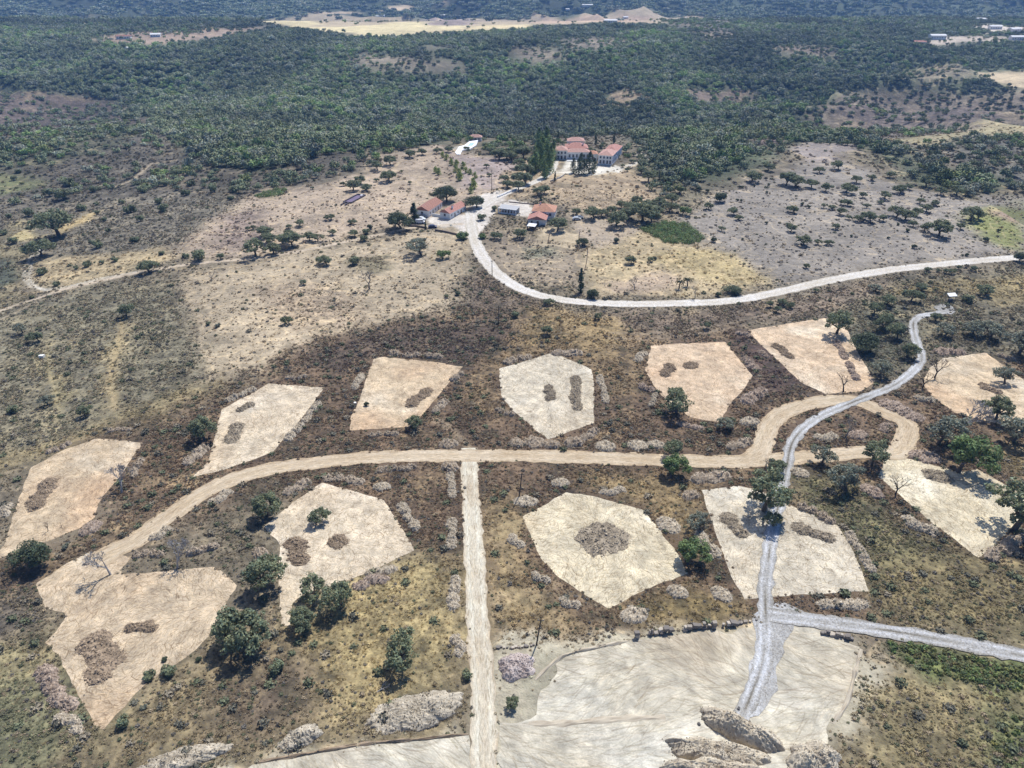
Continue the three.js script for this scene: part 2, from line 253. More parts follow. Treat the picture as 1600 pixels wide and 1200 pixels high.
for (const o of [0, 12]) { track([668 + o, 650, 700 + o, 672, 728, 694 + o / 3, 742, 706], 0.9, TAN, 0.8); track([750, 838 + o, 800, 816 + o, 822, 812 + o], 0.7, [200, 178, 130], 0.85); track([762, 930 + o, 800, 928 + o, 870, 912 + o, 915, 935], 0.7, [186, 164, 124], 0.6); }
for (const o of [0, 11]) { track([60 - o, 1045 - o, 100 - o, 1005 - o / 2], 0.8, [190, 164, 120], 0.8); track([165, 790 + o, 195, 775 + o, 212, 758 + o], 0.5, TAN, 0.6); track([210, 745 + o, 300, 740, 380, 725], 0.5, [120, 104, 80], 0.6); }
for (const o of [0, 17]) track([846 + o, 1040, 853 + o, 1100, 862 + o, 1210], 0.25, [120, 112, 96], 0.7);
track([866, 900, 868, 960, 880, 1005], 1.2, [160, 140, 108], 0.5);
track([1440, 900, 1500, 880, 1560, 905, 1600, 960], 0.8, [168, 148, 108], 0.4);

track([82, 520, 74, 548, 80, 590, 92, 640, 86, 680], 1.2, [170, 152, 110], 0.8); track([192, 500, 184, 540, 172, 580, 180, 640], 2, [172, 150, 108], 0.7); track([0, 500, 60, 488, 130, 470, 200, 455, 280, 440], 1.2, [160, 144, 108], 0.6);
track([300, 520, 360, 500, 420, 512, 500, 505, 580, 490, 660, 480], 0.9, [206, 184, 146], 0.7); track([330, 555, 420, 530, 520, 520, 600, 500], 0.9, [206, 184, 146], 0.7); track([420, 440, 500, 455, 560, 475, 640, 470, 700, 455], 0.8, [204, 182, 146], 0.6); track([400, 470, 440, 500, 470, 540], 0.8, [204, 182, 146], 0.6); track([540, 430, 560, 470, 550, 510], 0.8, [204, 182, 146], 0.5);
track([60, 470, 0, 500], 1.4, TAN, 0.7); track([690, 330, 640, 345, 560, 352], 1.6, TAN, 0.5); track([640, 285, 700, 300, 735, 308], 1.6, TAN, 0.6); track([920, 360, 960, 368, 990, 380], 1.5, TAN, 0.5);
track([510, 552, 470, 572, 400, 596, 330, 630, 240, 664, 180, 690], 0.8, [150, 132, 100], 0.6);
// ---------------------------------------------------------------- cleared plots and roads: their outlines, in metres
function subdivide(p, step, rough, seed) {
  const o = [];
  p.forEach((a, i) => {
    const b = p[(i + 1) % p.length], L = Math.hypot(b[0] - a[0], b[1] - a[1]), n = Math.max(1, Math.round(L / step)), nx = (b[1] - a[1]) / L, ny = -(b[0] - a[0]) / L;
    for (let k = 0; k < n; k++) { const t = k / n, e = rough * (noise((i * 7 + t * L) / 2.2, seed * 5.3) + 0.6 * noise((i * 7 + t * L) / 0.7, seed * 3.1)) * Math.min(1, 4 * t * (1 - t) + 0.15); o.push([lerp(a[0], b[0], t) + nx * e, lerp(a[1], b[1], t) + ny * e]); }
  });
  return o;
}
function inside(p, x, y) { let c = false; for (let i = 0, j = p.length - 1; i < p.length; j = i++) { const a = p[i], b = p[j]; if (a[1] > y !== b[1] > y && x < ((b[0] - a[0]) * (y - a[1])) / (b[1] - a[1]) + a[0]) c = !c; } return c; }
function nearest(p, x, y) { let best = 1e9, r = [x, y]; for (let i = 0, j = p.length - 1; i < p.length; j = i++) { const a = p[j], b = p[i], dx = b[0] - a[0], dy = b[1] - a[1], t = clamp(((x - a[0]) * dx + (y - a[1]) * dy) / (dx * dx + dy * dy || 1)), qx = a[0] + dx * t, qy = a[1] + dy * t, e = (x - qx) ** 2 + (y - qy) ** 2; if (e < best) { best = e; r = [qx, qy]; } } return r; }
const SOIL = {
  tan: [[206, 186, 156], [224, 211, 188], [202, 174, 142]], pale: [[212, 197, 172], [228, 217, 197], [202, 182, 154]], white: [[208, 198, 177], [226, 219, 202], [198, 184, 160]],
  orange: [[212, 189, 160], [226, 211, 187], [207, 178, 146]], cream: [[212, 200, 172], [230, 222, 200], [200, 184, 154]], big: [[200, 182, 155], [224, 214, 194], [192, 168, 138]], lot: [[198, 190, 170], [216, 211, 195], [184, 170, 146]],
};
const PLOTS = [
  ['tan', 'leftmost tan cleared plot, cut off by the left edge of the picture', [49, 730, 100, 703, 150, 685, 223, 692, 185, 750, 160, 776, 148, 809, 124, 826, 60, 851, -12, 876, 8, 850, 25, 792]],
  ['pale', 'pale cleared plot with two brown patches, tapering down to the curving tan road', [346, 640, 400, 611, 420, 599, 507, 606, 470, 655, 427, 706, 400, 717, 340, 737, 298, 747, 325, 722, 336, 682]],
  ['tan', 'tan cleared plot with one long brown patch, uphill from the T junction', [584, 560, 600, 558, 675, 565, 724, 573, 700, 600, 662, 646, 640, 667, 547, 673, 548, 652, 560, 627]],
  ['white', 'whitish six-sided cleared plot with one round and one long brush patch', [780, 576, 864, 551, 924, 577, 928, 604, 928, 661, 856, 687, 800, 641, 783, 618]],
  ['orange', 'orange-tan five-sided cleared plot with a thin oak on its lower edge', [1018, 539, 1133, 534, 1152, 558, 1176, 587, 1165, 605, 1140, 633, 1125, 660, 1078, 652, 1044, 630, 1023, 604, 1008, 578]],
  ['orange', 'orange-tan cleared plot running into the upper side of the road loop', [1168, 516, 1200, 511, 1289, 497, 1322, 512, 1340, 550, 1368, 597, 1345, 612, 1290, 616, 1252, 598, 1210, 558, 1190, 540]],
  ['tan', 'tan cleared plot at the right edge with a bare dark tree on its near corner', [1441, 600, 1452, 575, 1473, 560, 1540, 551, 1560, 565, 1625, 612, 1625, 690, 1570, 665, 1492, 645, 1455, 618]],
  ['cream', 'pale cleared plot below the road loop with a lone black dead tree on it', [1382, 718, 1410, 715, 1442, 722, 1500, 738, 1527, 733, 1557, 750, 1600, 775, 1608, 800, 1575, 832, 1530, 872, 1500, 850, 1450, 812, 1400, 768, 1372, 745]],
  ['white', 'cream cleared plot cut in two by the grey gravel track', [1096, 766, 1152, 759, 1185, 765, 1227, 787, 1268, 803, 1310, 822, 1335, 865, 1358, 924, 1217, 932, 1163, 937, 1142, 900, 1112, 815]],
  ['cream', 'cream cleared plot with a large round brush heap in its middle', [816, 807, 885, 769, 925, 775, 1005, 797, 1030, 828, 1060, 868, 1075, 896, 1030, 912, 950, 952, 915, 930, 870, 900, 845, 872]],
  ['pale', 'pale five-sided cleared plot with an oak standing on it and a strip running down', [504, 754, 599, 781, 625, 820, 647, 860, 575, 895, 520, 915, 480, 925, 458, 940, 454, 978, 440, 978, 435, 900, 437, 850, 412, 823, 440, 800, 470, 777]],
  ['big', 'largest brown cleared plot, pointed at the bottom, where the tan road ends', [56, 912, 105, 880, 140, 862, 175, 862, 205, 872, 180, 898, 250, 893, 335, 886, 355, 900, 370, 915, 345, 960, 338, 985, 300, 1020, 262, 1048, 230, 1066, 195, 1105, 162, 1140, 150, 1137, 120, 1080, 90, 1022, 70, 1005, 90, 985, 104, 960, 70, 950, 66, 935]],
];
const LOT = [780, 1128, 835, 1122, 862, 1062, 884, 1024, 985, 1000, 1090, 987, 1175, 982, 1225, 962, 1290, 978, 1345, 1012, 1335, 1050, 1320, 1100, 1290, 1140, 1300, 1250, 780, 1250];
const LOT2 = [395, 1195, 560, 1166, 733, 1149, 737, 1250, 300, 1250];
function spline(world, step = 1.5) {
  const c = new THREE.CatmullRomCurve3(world.map(([x, d]) => new THREE.Vector3(x, 0, d)), false, 'centripetal');
  return c.getSpacedPoints(Math.ceil(c.getLength() / step)).map((v) => [v.x, v.z]);
}
const ROADS = [
  ['dirt_road', 'wide tan dirt road sweeping across the picture from the big plot to the loop', 'track', 6, 0.07, [140, 884, 170, 866, 215, 842, 270, 802, 330, 764, 400, 738, 500, 722, 600, 714, 735, 711.5, 850, 713, 1000, 718, 1100, 721, 1165, 721]],
  ['dirt_road', 'straight pale dirt road running down from the T junction to the bottom edge', 'track2', 4.7, 0.05, [733, 700, 734, 740, 739, 840, 745, 940, 752, 1040, 756, 1110, 758, 1250]],
  ['dirt_road', 'tan dirt road looping round an island of brown scrub', 'track', 6.2, 0.09, [1120, 722, 1165, 720, 1188, 706, 1196, 683, 1206, 661, 1232, 642, 1290, 626, 1340, 627, 1380, 645, 1412, 658, 1419, 672, 1412, 695, 1396, 709, 1372, 706, 1300, 711, 1230, 717, 1150, 722]],
  ['gravel_road', 'white gravel road curving below the farm and out to the right', 'white', 6.2, 0.06, [735, 330, 738, 362, 750, 393, 774, 425, 810, 449, 850, 463, 900, 471, 980, 475, 1060, 474, 1140, 470, 1200, 460, 1270, 444, 1350, 428, 1450, 415, 1600, 402, 1760, 393]],
  ['driveway', 'white driveway leading up to the large red-roofed house', 'white', 5, 0.08, [738, 335, 762, 318, 792, 302, 822, 290, 845, 280, 862, 266, 868, 250]],
  ['gravel_track', 'narrow grey gravel track winding down from the loop to the bare lot', 'gravel', 3.3, 0.13, [1480, 487, 1440, 494, 1428, 503, 1428, 520, 1434, 540, 1440, 560, 1424, 583, 1392, 605, 1335, 628, 1275, 655, 1240, 688, 1229, 730, 1216, 790, 1204, 850, 1196, 920, 1196, 975, 1192, 1030, 1174, 1085, 1158, 1122]],
  ['gravel_track', 'light grey gravel track leaving the bare lot to the right edge', 'gravel', 4, 0.16, [1200, 962, 1250, 968, 1300, 974, 1400, 988, 1500, 1006, 1620, 1030, 1720, 1050]],
];
for (const p of PLOTS) { p[3] = pts(p[2]); paint(p[3], { f: 0, s: 0, blur: 0.3 }); }
const lotW = pts(LOT), lot2W = pts(LOT2);
for (const p of [lotW, lot2W]) paint(p, { f: 0, s: 0, blur: 0.6 });
for (const r of ROADS) { r[6] = spline(pts(r[5])); paint(r[6], { f: 0, s: 0, blur: 0.4, line: r[3] + 0.3 }); }
for (const z of ZONES) z.read();
const tmp = [0, 0, 0], tmp2 = [0, 0, 0];

// ---------------------------------------------------------------- the ground: one sheet out to the far hills
function groundMap(z, w, fine) {
  const h = Math.round(w * (z.d1 - z.d0) / (z.x1 - z.x0)), data = new Uint8Array(w * h * 4), m = (z.x1 - z.x0) / w, c = [0, 0, 0], k = [0, 0, 0], r = rng(5);
  for (let j = 0, o = 0; j < h; j++) for (let i = 0; i < w; i++, o += 4) {
    const x = z.x0 + (i + 0.5) * m, d = z.d0 + (j + 0.5) * m, q = fine;
    const e1 = noise(x / (21 * q), d / (19 * q)), e2 = noise(x / (5 * q), d / (5 * q)), e3 = noise(x / (1.6 * q), d / (1.6 * q)), wx = x + q * (4.5 * e1 + 2.4 * e2 + 0.9 * e3), wd = d + q * (4.5 * noise(x / (23 * q) + 50, d / (20 * q)) + 2.4 * noise(x / (5 * q) + 40, d / (5 * q)) - 0.9 * e3);
    z.get(z.cd, wx, wd, c); z.get(z.md, wx, wd, k);
    const f = k[0] / 255, s = k[1] / 255, n1 = noise(x / (17 * q), d / (15 * q)), n2 = noise(x / (2.6 * q), d / (2.2 * q)), n3 = noise(x / (0.8 * q), d / (0.8 * q)), n4 = noise(x / (6 * q) + 60, d / (6 * q)), g = r() - 0.5;
    let lum = 1 + 0.10 * n1 + (0.06 + 0.12 * s) * n2 + (0.06 + 0.16 * s) * n3 + (0.10 + 0.14 * s) * g;
    let R0 = c[0], G0 = c[1], B0 = c[2];
    if (s > 0.12) {
      const straw = clamp(n4 + 0.25 * n1 + 0.3 * n3 - 0.15) * 0.55 * s, dark = clamp(-n4 * 0.8 - 0.35 * n2 - 0.25) * 0.9 * s;
      R0 = lerp(R0, 166, straw * 0.7); G0 = lerp(G0, 146, straw * 0.7); B0 = lerp(B0, 106, straw * 0.7);
      R0 = lerp(R0, 66, dark); G0 = lerp(G0, 62, dark); B0 = lerp(B0, 46, dark);
    }
    const ti = ((clamp((d + 0.15 * e3 - z.d0) * z.k, 0, z.h - 1) | 0) * z.w + (clamp((x + 0.25 * e2 - z.x0) * z.k, 0, z.w - 1) | 0)) * 4, ta = z.td[ti + 3] / 255 * (0.95 + 0.2 * e3);
    const vein = s > 0.1 && s < 0.62 ? smooth(0.86, 0.97, 1 - Math.abs(noise(x / (6.5 * q) + 7, d / (5 * q)) + 0.25 * n2)) * (1 - Math.abs(s - 0.32) * 2.4) : 0;
    if (vein > 0) { R0 = lerp(R0, 204, vein * 0.5); G0 = lerp(G0, 180, vein * 0.5); B0 = lerp(B0, 140, vein * 0.5); }
    if (ta > 0.01) { const t = clamp(ta); R0 = lerp(R0, z.td[ti], t); G0 = lerp(G0, z.td[ti + 1], t); B0 = lerp(B0, z.td[ti + 2], t); lum = lerp(lum, 1 + 0.1 * g, t * 0.7); }
    if (f > 0.3) lum += 0.3 * (f - 0.3) * n1;
    data[o] = clamp(R0 * lum, 0, 255); data[o + 1] = clamp(G0 * lum, 0, 255); data[o + 2] = clamp(B0 * lum, 0, 255); data[o + 3] = 255;
  }
  const t = new THREE.DataTexture(data, w, h);
  t.colorSpace = THREE.SRGBColorSpace; t.magFilter = t.minFilter = THREE.LinearFilter;
  t.repeat.set(1 / (z.x1 - z.x0), 1 / (z.d1 - z.d0)); t.offset.set(-z.x0 / (z.x1 - z.x0), -z.d0 / (z.d1 - z.d0)); t.needsUpdate = true;
  return t;
}
function tileTexture(n, fn, srgb, metres, metresV = metres) {
  const data = new Uint8Array(n * n * 4);
  for (let j = 0, o = 0; j < n; j++) for (let i = 0; i < n; i++, o += 4) { const c = fn(i / n, j / n); data[o] = clamp(c[0], 0, 255); data[o + 1] = clamp(c[1], 0, 255); data[o + 2] = clamp(c[2], 0, 255); data[o + 3] = 255; }
  const t = new THREE.DataTexture(data, n, n); t.wrapS = t.wrapT = THREE.RepeatWrapping; t.magFilter = t.minFilter = THREE.LinearFilter; if (srgb) t.colorSpace = THREE.SRGBColorSpace;
  t.repeat.set(1 / metres, 1 / metresV); t.needsUpdate = true; return t;
}
const wrapNoise = (u, v, k) => { // tileable
  const a = noise(u * k, v * k), b = noise((u - 1) * k, v * k), c = noise(u * k, (v - 1) * k), e = noise((u - 1) * k, (v - 1) * k); return (a * (1 - u) + b * u) * (1 - v) + (c * (1 - u) + e * u) * v;
};
const lumps = tileTexture(512, (u, v) => { const n = 128 + 90 * (wrapNoise(u, v, 9) + 0.6 * wrapNoise(u, v, 23) + 0.5 * wrapNoise(u, v, 55)); return [n, n, n]; }, false, 13);
const groundMats = [[NEAR, 2048, 1], [MID, 2048, 2.6], [FAR, 1400, 9]].map(([z, w, q], i) => new THREE.MeshStandardMaterial({ map: groundMap(z, w, q), roughness: 1, bumpMap: lumps, bumpScale: [0.3, 0.6, 0.8][i] }));
function gridLines(lo, a, b, hi, step, grow, most) {
  const o = []; for (let x = a; x < b - step / 2; x += step) o.push(x); o.push(b);
  for (let x = b, s = step; x < hi;) { s = Math.min(s * grow, most); x = Math.min(hi, x + s); o.push(x); }
  for (let x = a, s = step; x > lo;) { s = Math.min(s * grow, most); x = Math.max(lo, x - s); o.unshift(x); }
  return o;
}
{
  let xs = gridLines(-4600, -270, 270, 4600, 1.35, 1.06, 90), ds = gridLines(-400, 55, 430, 430, 1.35, 1.06, 60);
  for (let d = 430, s = 1.8; d < 8000;) { s = Math.min(s * 1.015, 60); let e = d + s; if (d < 1330 && e > 1330 - s * 0.5) e = 1330; if (e > 7990) e = 8000; ds.push(e); d = e; }
  for (const e of [-860, 860]) { let best = 0; xs.forEach((x, i) => { if (Math.abs(x - e) < Math.abs(xs[best] - e)) best = i; }); xs[best] = e; }
  const nx = xs.length, nd = ds.length, pos = new Float32Array(nx * nd * 3), uv = new Float32Array(nx * nd * 2), idx = [[], [], []];
  for (let j = 0, v = 0; j < nd; j++) for (let i = 0; i < nx; i++, v++) { pos[v * 3] = xs[i]; pos[v * 3 + 1] = H(xs[i], ds[j]); pos[v * 3 + 2] = -ds[j]; uv[v * 2] = xs[i]; uv[v * 2 + 1] = ds[j]; }
  for (let j = 0; j < nd - 1; j++) for (let i = 0; i < nx - 1; i++) {
    const z = zoneAt((xs[i] + xs[i + 1]) / 2, (ds[j] + ds[j + 1]) / 2), a = j * nx + i, b = a + 1, c = a + nx, e = c + 1;
    idx[z === NEAR ? 0 : z === MID ? 1 : 2].push(a, b, c, b, e, c);
  }
  const g = new THREE.BufferGeometry(), all = new Uint32Array(idx[0].length + idx[1].length + idx[2].length);
  let s = 0; idx.forEach((a, i) => { for (let k = 0; k < a.length; k++) all[s + k] = a[k]; g.addGroup(s, a.length, i); s += a.length; });
  g.setAttribute('position', new THREE.BufferAttribute(pos, 3)); g.setAttribute('uv', new THREE.BufferAttribute(uv, 2)); g.setIndex(new THREE.BufferAttribute(all, 1)); g.computeVertexNormals();
  tag(mesh('ground', g, groundMats), 'dry rolling land of scrub, straw grass and wooded hills', null, null, 'structure');
  console.log('ground', nx, nd, all.length / 3);
}

// ---------------------------------------------------------------- the surfaces of plots and roads
function strokes(n, metres, count, seed, style) {
  const c = document.createElement('canvas'); c.width = c.height = n; const g = c.getContext('2d'), r = rng(seed), k = n / metres;
  g.fillStyle = 'rgb(218,218,218)'; g.fillRect(0, 0, n, n); g.lineCap = 'round';
  for (let i = 0; i < count; i++) {
    const x = r() * n, y = r() * n, len = style.len * (0.4 + r() * 1.2) * k, b = r(), dark = r() < style.dark;
    let a = style.angle(x / n, y / n) + (r() - 0.5) * style.jit; const turn = (r() - 0.5) * style.turn;
    g.strokeStyle = dark ? `rgba(${112 + 26 * b},${100 + 26 * b},${84 + 28 * b},${(0.1 + 0.5 * r() * r()) * (style.alpha ?? 1)})` : `rgba(255,${252 - 6 * b},${244 - 14 * b},${(0.12 + 0.5 * r() * r()) * (style.alpha ?? 1)})`;
    g.lineWidth = style.w * (0.35 + r() * r() * 1.6) * k;
    for (const ox of [-n, 0, n]) for (const oy of [-n, 0, n]) {
      if (x + ox < -len || x + ox > n + len || y + oy < -len || y + oy > n + len) continue;
      let px = x + ox, py = y + oy, aa = a; g.beginPath(); g.moveTo(px, py);
      for (let s = 0; s < 6; s++) { aa += turn / 6; px += Math.cos(aa) * len / 6; py += Math.sin(aa) * len / 6; g.lineTo(px, py); }
      g.stroke();
    }
  }
  const im = g.getImageData(0, 0, n, n).data;
  return (seedN, tintNoise) => tileTexture(n, (u, v) => { const o = ((Math.min(n - 1, v * n | 0)) * n + Math.min(n - 1, u * n | 0)) * 4, e = 1 + tintNoise * wrapNoise(u, v, 40) + tintNoise * wrapNoise(u, v, 160); return [im[o] * e, im[o + 1] * e, im[o + 2] * e]; }, true, metres);
}
const T2 = Math.PI * 2;
const raked = strokes(1024, 34, 15000, 3, { len: 1.15, jit: 2.6, turn: 1.6, dark: 0.45, w: 0.15, angle: (u, v) => 1.4 * Math.sin(T2 * u) + 1.3 * Math.cos(T2 * v) + 0.9 * Math.sin(T2 * (u + v)) })(1, 0.05);
const raked2 = strokes(1024, 34, 14000, 4, { len: 1.3, jit: 2.2, turn: 1.5, dark: 0.45, w: 0.15, angle: (u, v) => 0.8 + 0.9 * Math.sin(T2 * v) + 0.7 * Math.cos(T2 * u) })(2, 0.05);
const graded = strokes(1024, 40, 5000, 9, { alpha: 0.45, len: 4, jit: 1.0, turn: 1.1, dark: 0.5, w: 0.24, angle: (u, v) => 0.5 * Math.sin(T2 * v) + 0.3 * Math.cos(T2 * u) })(5, 0.07);
const rutted = strokes(1024, 24, 5000, 6, { alpha: 0.5, len: 1.3, jit: 0.5, turn: 0.3, dark: 0.45, w: 0.24, angle: () => Math.PI / 2 })(3, 0.06);
const pebbly = strokes(1024, 14, 9000, 7, { alpha: 0.6, len: 0.16, jit: 6, turn: 2, dark: 0.5, w: 0.16, angle: () => 0 })(4, 0.14);
const soilMat = (map, bump) => new THREE.MeshStandardMaterial({ map, bumpMap: map, bumpScale: bump, vertexColors: true, roughness: 1, side: THREE.DoubleSide });
const lotMat = soilMat(graded, 0.06), rakedMats = [soilMat(raked, 0.055), soilMat(raked2, 0.055)], rutMat = soilMat(rutted, 0.07), pebbleMat = soilMat(pebbly, 0.08);
function soilColour(kind, x, d, seed) {
  const [a, b, c] = SOIL[kind], n = fbm(x / 13 + seed, d / 13, 3), m = fbm(x / 17, d / 17 + seed * 3, 2), e = 1 + 0.08 * noise(x / 3, d / 3) + 0.1 * noise(x / 1.3 + seed, d / 1.3), o = [];
  for (let i = 0; i < 3; i++) { let v = a[i]; v = lerp(v, b[i], clamp(n * 1.8)); v = lerp(v, c[i], clamp(m * 1.6)); o.push(lin(clamp(v * e / 255, 0, 0.98)) * 1.16); }
  return o;
}
function drape(name, label, outline, lift, mat, colour, rough = 0.35, seed = 1, angle = 0) {
  const p = subdivide(outline, 1.4, rough, seed), step = 0.9, xs = p.map((q) => q[0]), ys = p.map((q) => q[1]);
  const x0 = Math.min(...xs) - step, y0 = Math.min(...ys) - step, nx = Math.ceil((Math.max(...xs) - x0) / step) + 2, ny = Math.ceil((Math.max(...ys) - y0) / step) + 2, inn = new Uint8Array(nx * ny), id = new Int32Array(nx * ny).fill(-1), pos = [], uv = [], col = [], idx = [];
  for (let j = 0; j < ny; j++) for (let i = 0; i < nx; i++) inn[j * nx + i] = inside(p, x0 + i * step, y0 + j * step) ? 1 : 0;
  const ca = Math.cos(angle), sa = Math.sin(angle);
  const vert = (i, j) => {
    const k = j * nx + i; if (id[k] >= 0) return id[k];
    let x = x0 + i * step, d = y0 + j * step; if (!inn[k]) [x, d] = nearest(p, x, d);
    pos.push(x, H(x, d) + lift, -d); uv.push(x * ca - d * sa, x * sa + d * ca); col.push(...colour(x, d)); return (id[k] = pos.length / 3 - 1);
  };
  for (let j = 0; j < ny - 1; j++) for (let i = 0; i < nx - 1; i++) {
    const k = j * nx + i, n = inn[k] + inn[k + 1] + inn[k + nx] + inn[k + nx + 1]; if (!n) continue;
    const a = vert(i, j), b = vert(i + 1, j), c = vert(i, j + 1), e = vert(i + 1, j + 1); idx.push(a, b, c, b, e, c);
  }
  const g = new THREE.BufferGeometry(); g.setAttribute('position', new THREE.Float32BufferAttribute(pos, 3)); g.setAttribute('uv', new THREE.Float32BufferAttribute(uv, 2)); g.setAttribute('color', new THREE.Float32BufferAttribute(col, 3)); g.setIndex(idx); g.computeVertexNormals();
  return tag(mesh(name, g, mat), label, null, null, 'structure');
}
PLOTS.forEach(([kind, label, , w], i) => drape('cleared_plot', label, w, 0.04, rakedMats[i % 2], (x, d) => soilColour(kind, x, d, i * 3.7), 0.28, i, i * 0.9));
drape('bare_lot', 'wide bare pale lot at the bottom of the picture', lotW, 0.03, lotMat, (x, d) => soilColour('lot', x, d, 50), 1, 30, 0.2);
drape('bare_lot', 'pale bare strip at the bottom edge left of the straight road', lot2W, 0.03, lotMat, (x, d) => soilColour('lot', x, d, 70), 0.5, 31, 0.2);
const ROADC = {
  track: (e) => [206 - 10 * e, 188 - 12 * e, 160 - 14 * e], track2: (e) => [212 - 14 * e, 202 - 18 * e, 180 - 20 * e], white: (e) => [222 - 9 * e, 216 - 11 * e, 205 - 15 * e], gravel: (e) => [194 - 22 * e, 194 - 24 * e, 193 - 28 * e],
};
for (const [name, label, kind, width, lift, , line] of ROADS) {
  const pos = [], uv = [], col = [], idx = [], n = 9; let along = 0;
  line.forEach((q, i) => {
    const a = line[Math.max(0, i - 1)], b = line[Math.min(line.length - 1, i + 1)], L = Math.hypot(b[0] - a[0], b[1] - a[1]) || 1, nx = (b[1] - a[1]) / L, nd = -(b[0] - a[0]) / L;
    if (i) along += Math.hypot(q[0] - line[i - 1][0], q[1] - line[i - 1][1]);
    for (let k = 0; k < n; k++) {
      const t = k / (n - 1) * 2 - 1, edge = Math.abs(t) === 1 ? 0.35 * noise(along / 2.1, k * 9 + lift * 300) + 0.25 * noise(along / 0.8, k * 5) : 0, o = t * (width / 2 + edge), x = q[0] + nx * o, d = q[1] + nd * o;
      pos.push(x, H(x, d) + lift, -d); uv.push(o + width, along);
      const rut = kind === 'gravel' ? smooth(0.25, 0, Math.abs(Math.abs(t) - 0.5)) : smooth(0.3, 0, Math.abs(Math.abs(t) - 0.55)), grass = kind === 'gravel' && Math.abs(t) < 0.2 ? clamp(noise(along / 6, 3) + 0.2) : 0;
      const e = 0.5 + 0.8 * noise(x / 9, d / 9) + 0.5 * noise(x / 2.3, d / 2.3) + (Math.abs(t) > 0.9 ? 1 : 0) - 0.9 * rut + 3 * grass, c = ROADC[kind](e);
      col.push(...c.map((v) => lin(clamp(v / 255, 0, 0.97)) * 1.14));
    }
    if (i) for (let k = 0; k < n - 1; k++) { const b0 = (i - 1) * n + k; idx.push(b0, b0 + 1, b0 + n, b0 + 1, b0 + n + 1, b0 + n); }
  });
  const g = new THREE.BufferGeometry(); g.setAttribute('position', new THREE.Float32BufferAttribute(pos, 3)); g.setAttribute('uv', new THREE.Float32BufferAttribute(uv, 2)); g.setAttribute('color', new THREE.Float32BufferAttribute(col, 3)); g.setIndex(idx); g.computeVertexNormals();
  tag(mesh(name, g, kind === 'gravel' || kind === 'white' ? pebbleMat : rutMat), label, null, null, 'structure');
}
drape('gravel_patch', 'fan of grey gravel spilling over the bare lot', pts([1178, 960, 1215, 940, 1260, 958, 1240, 985, 1222, 1010, 1215, 1060, 1200, 1100, 1185, 1118, 1150, 1122, 1165, 1070, 1180, 1010]), 0.1, pebbleMat, (x, d) => ROADC.gravel(0.3 + noise(x / 4, d / 4)).map((v) => lin(v / 255) * 1.15), 0.7, 40);
drape('gravel_patch', 'grey gravel turning place at the upper end of the gravel track', pts([1455, 492, 1462, 478, 1478, 474, 1490, 480, 1492, 488, 1470, 494]), 0.1, pebbleMat, (x, d) => ROADC.gravel(0.6 + noise(x / 4, d / 4)).map((v) => lin(v / 255) * 1.1), 1.2, 41);

// ---------------------------------------------------------------- low scrub and dry grass all over the open land
function fuzz(n, seed, leaf, flat, blade) {           // a clump of small leaves or blades, 1 m wide
  const r = rng(seed), pos = [];
  for (let i = 0; i < n; i++) {
    const a = r() * T2, el = Math.acos(1 - r()), q = 0.5 * Math.pow(r(), 0.4), x = Math.cos(a) * Math.sin(el) * q, z = Math.sin(a) * Math.sin(el) * q, y = Math.cos(el) * q * 2 * flat;
    if (blade) { const t = r() * T2, w = 0.035, l = 0.25 + r() * 0.3; pos.push(x + Math.cos(t) * w, 0, z + Math.sin(t) * w, x - Math.cos(t) * w, 0, z - Math.sin(t) * w, x * 1.7 + (r() - 0.5) * 0.2, l, z * 1.7 + (r() - 0.5) * 0.2); continue; }
    const s = leaf * (0.6 + r() * 0.8), e = new THREE.Vector3(x, y + 0.12, z).normalize(), u = new THREE.Vector3(r() - 0.5, r() - 0.5, r() - 0.5).addScaledVector(e, -0.4).normalize(), v = u.clone().cross(e).normalize();
    for (const [p, q2] of [[-1, -0.6], [1, -0.6], [0, 1]]) pos.push(x + (u.x * p + v.x * q2) * s, Math.max(0, y + (u.y * p + v.y * q2) * s), z + (u.z * p + v.z * q2) * s);
  }
  const g = new THREE.BufferGeometry(); g.setAttribute('position', new THREE.Float32BufferAttribute(pos, 3)); g.computeVertexNormals(); return g;
}
const inFrame = (x, d, pad) => Math.abs(x) < 0.735 * (d * CS + EYE * SN) + pad && d > 52;
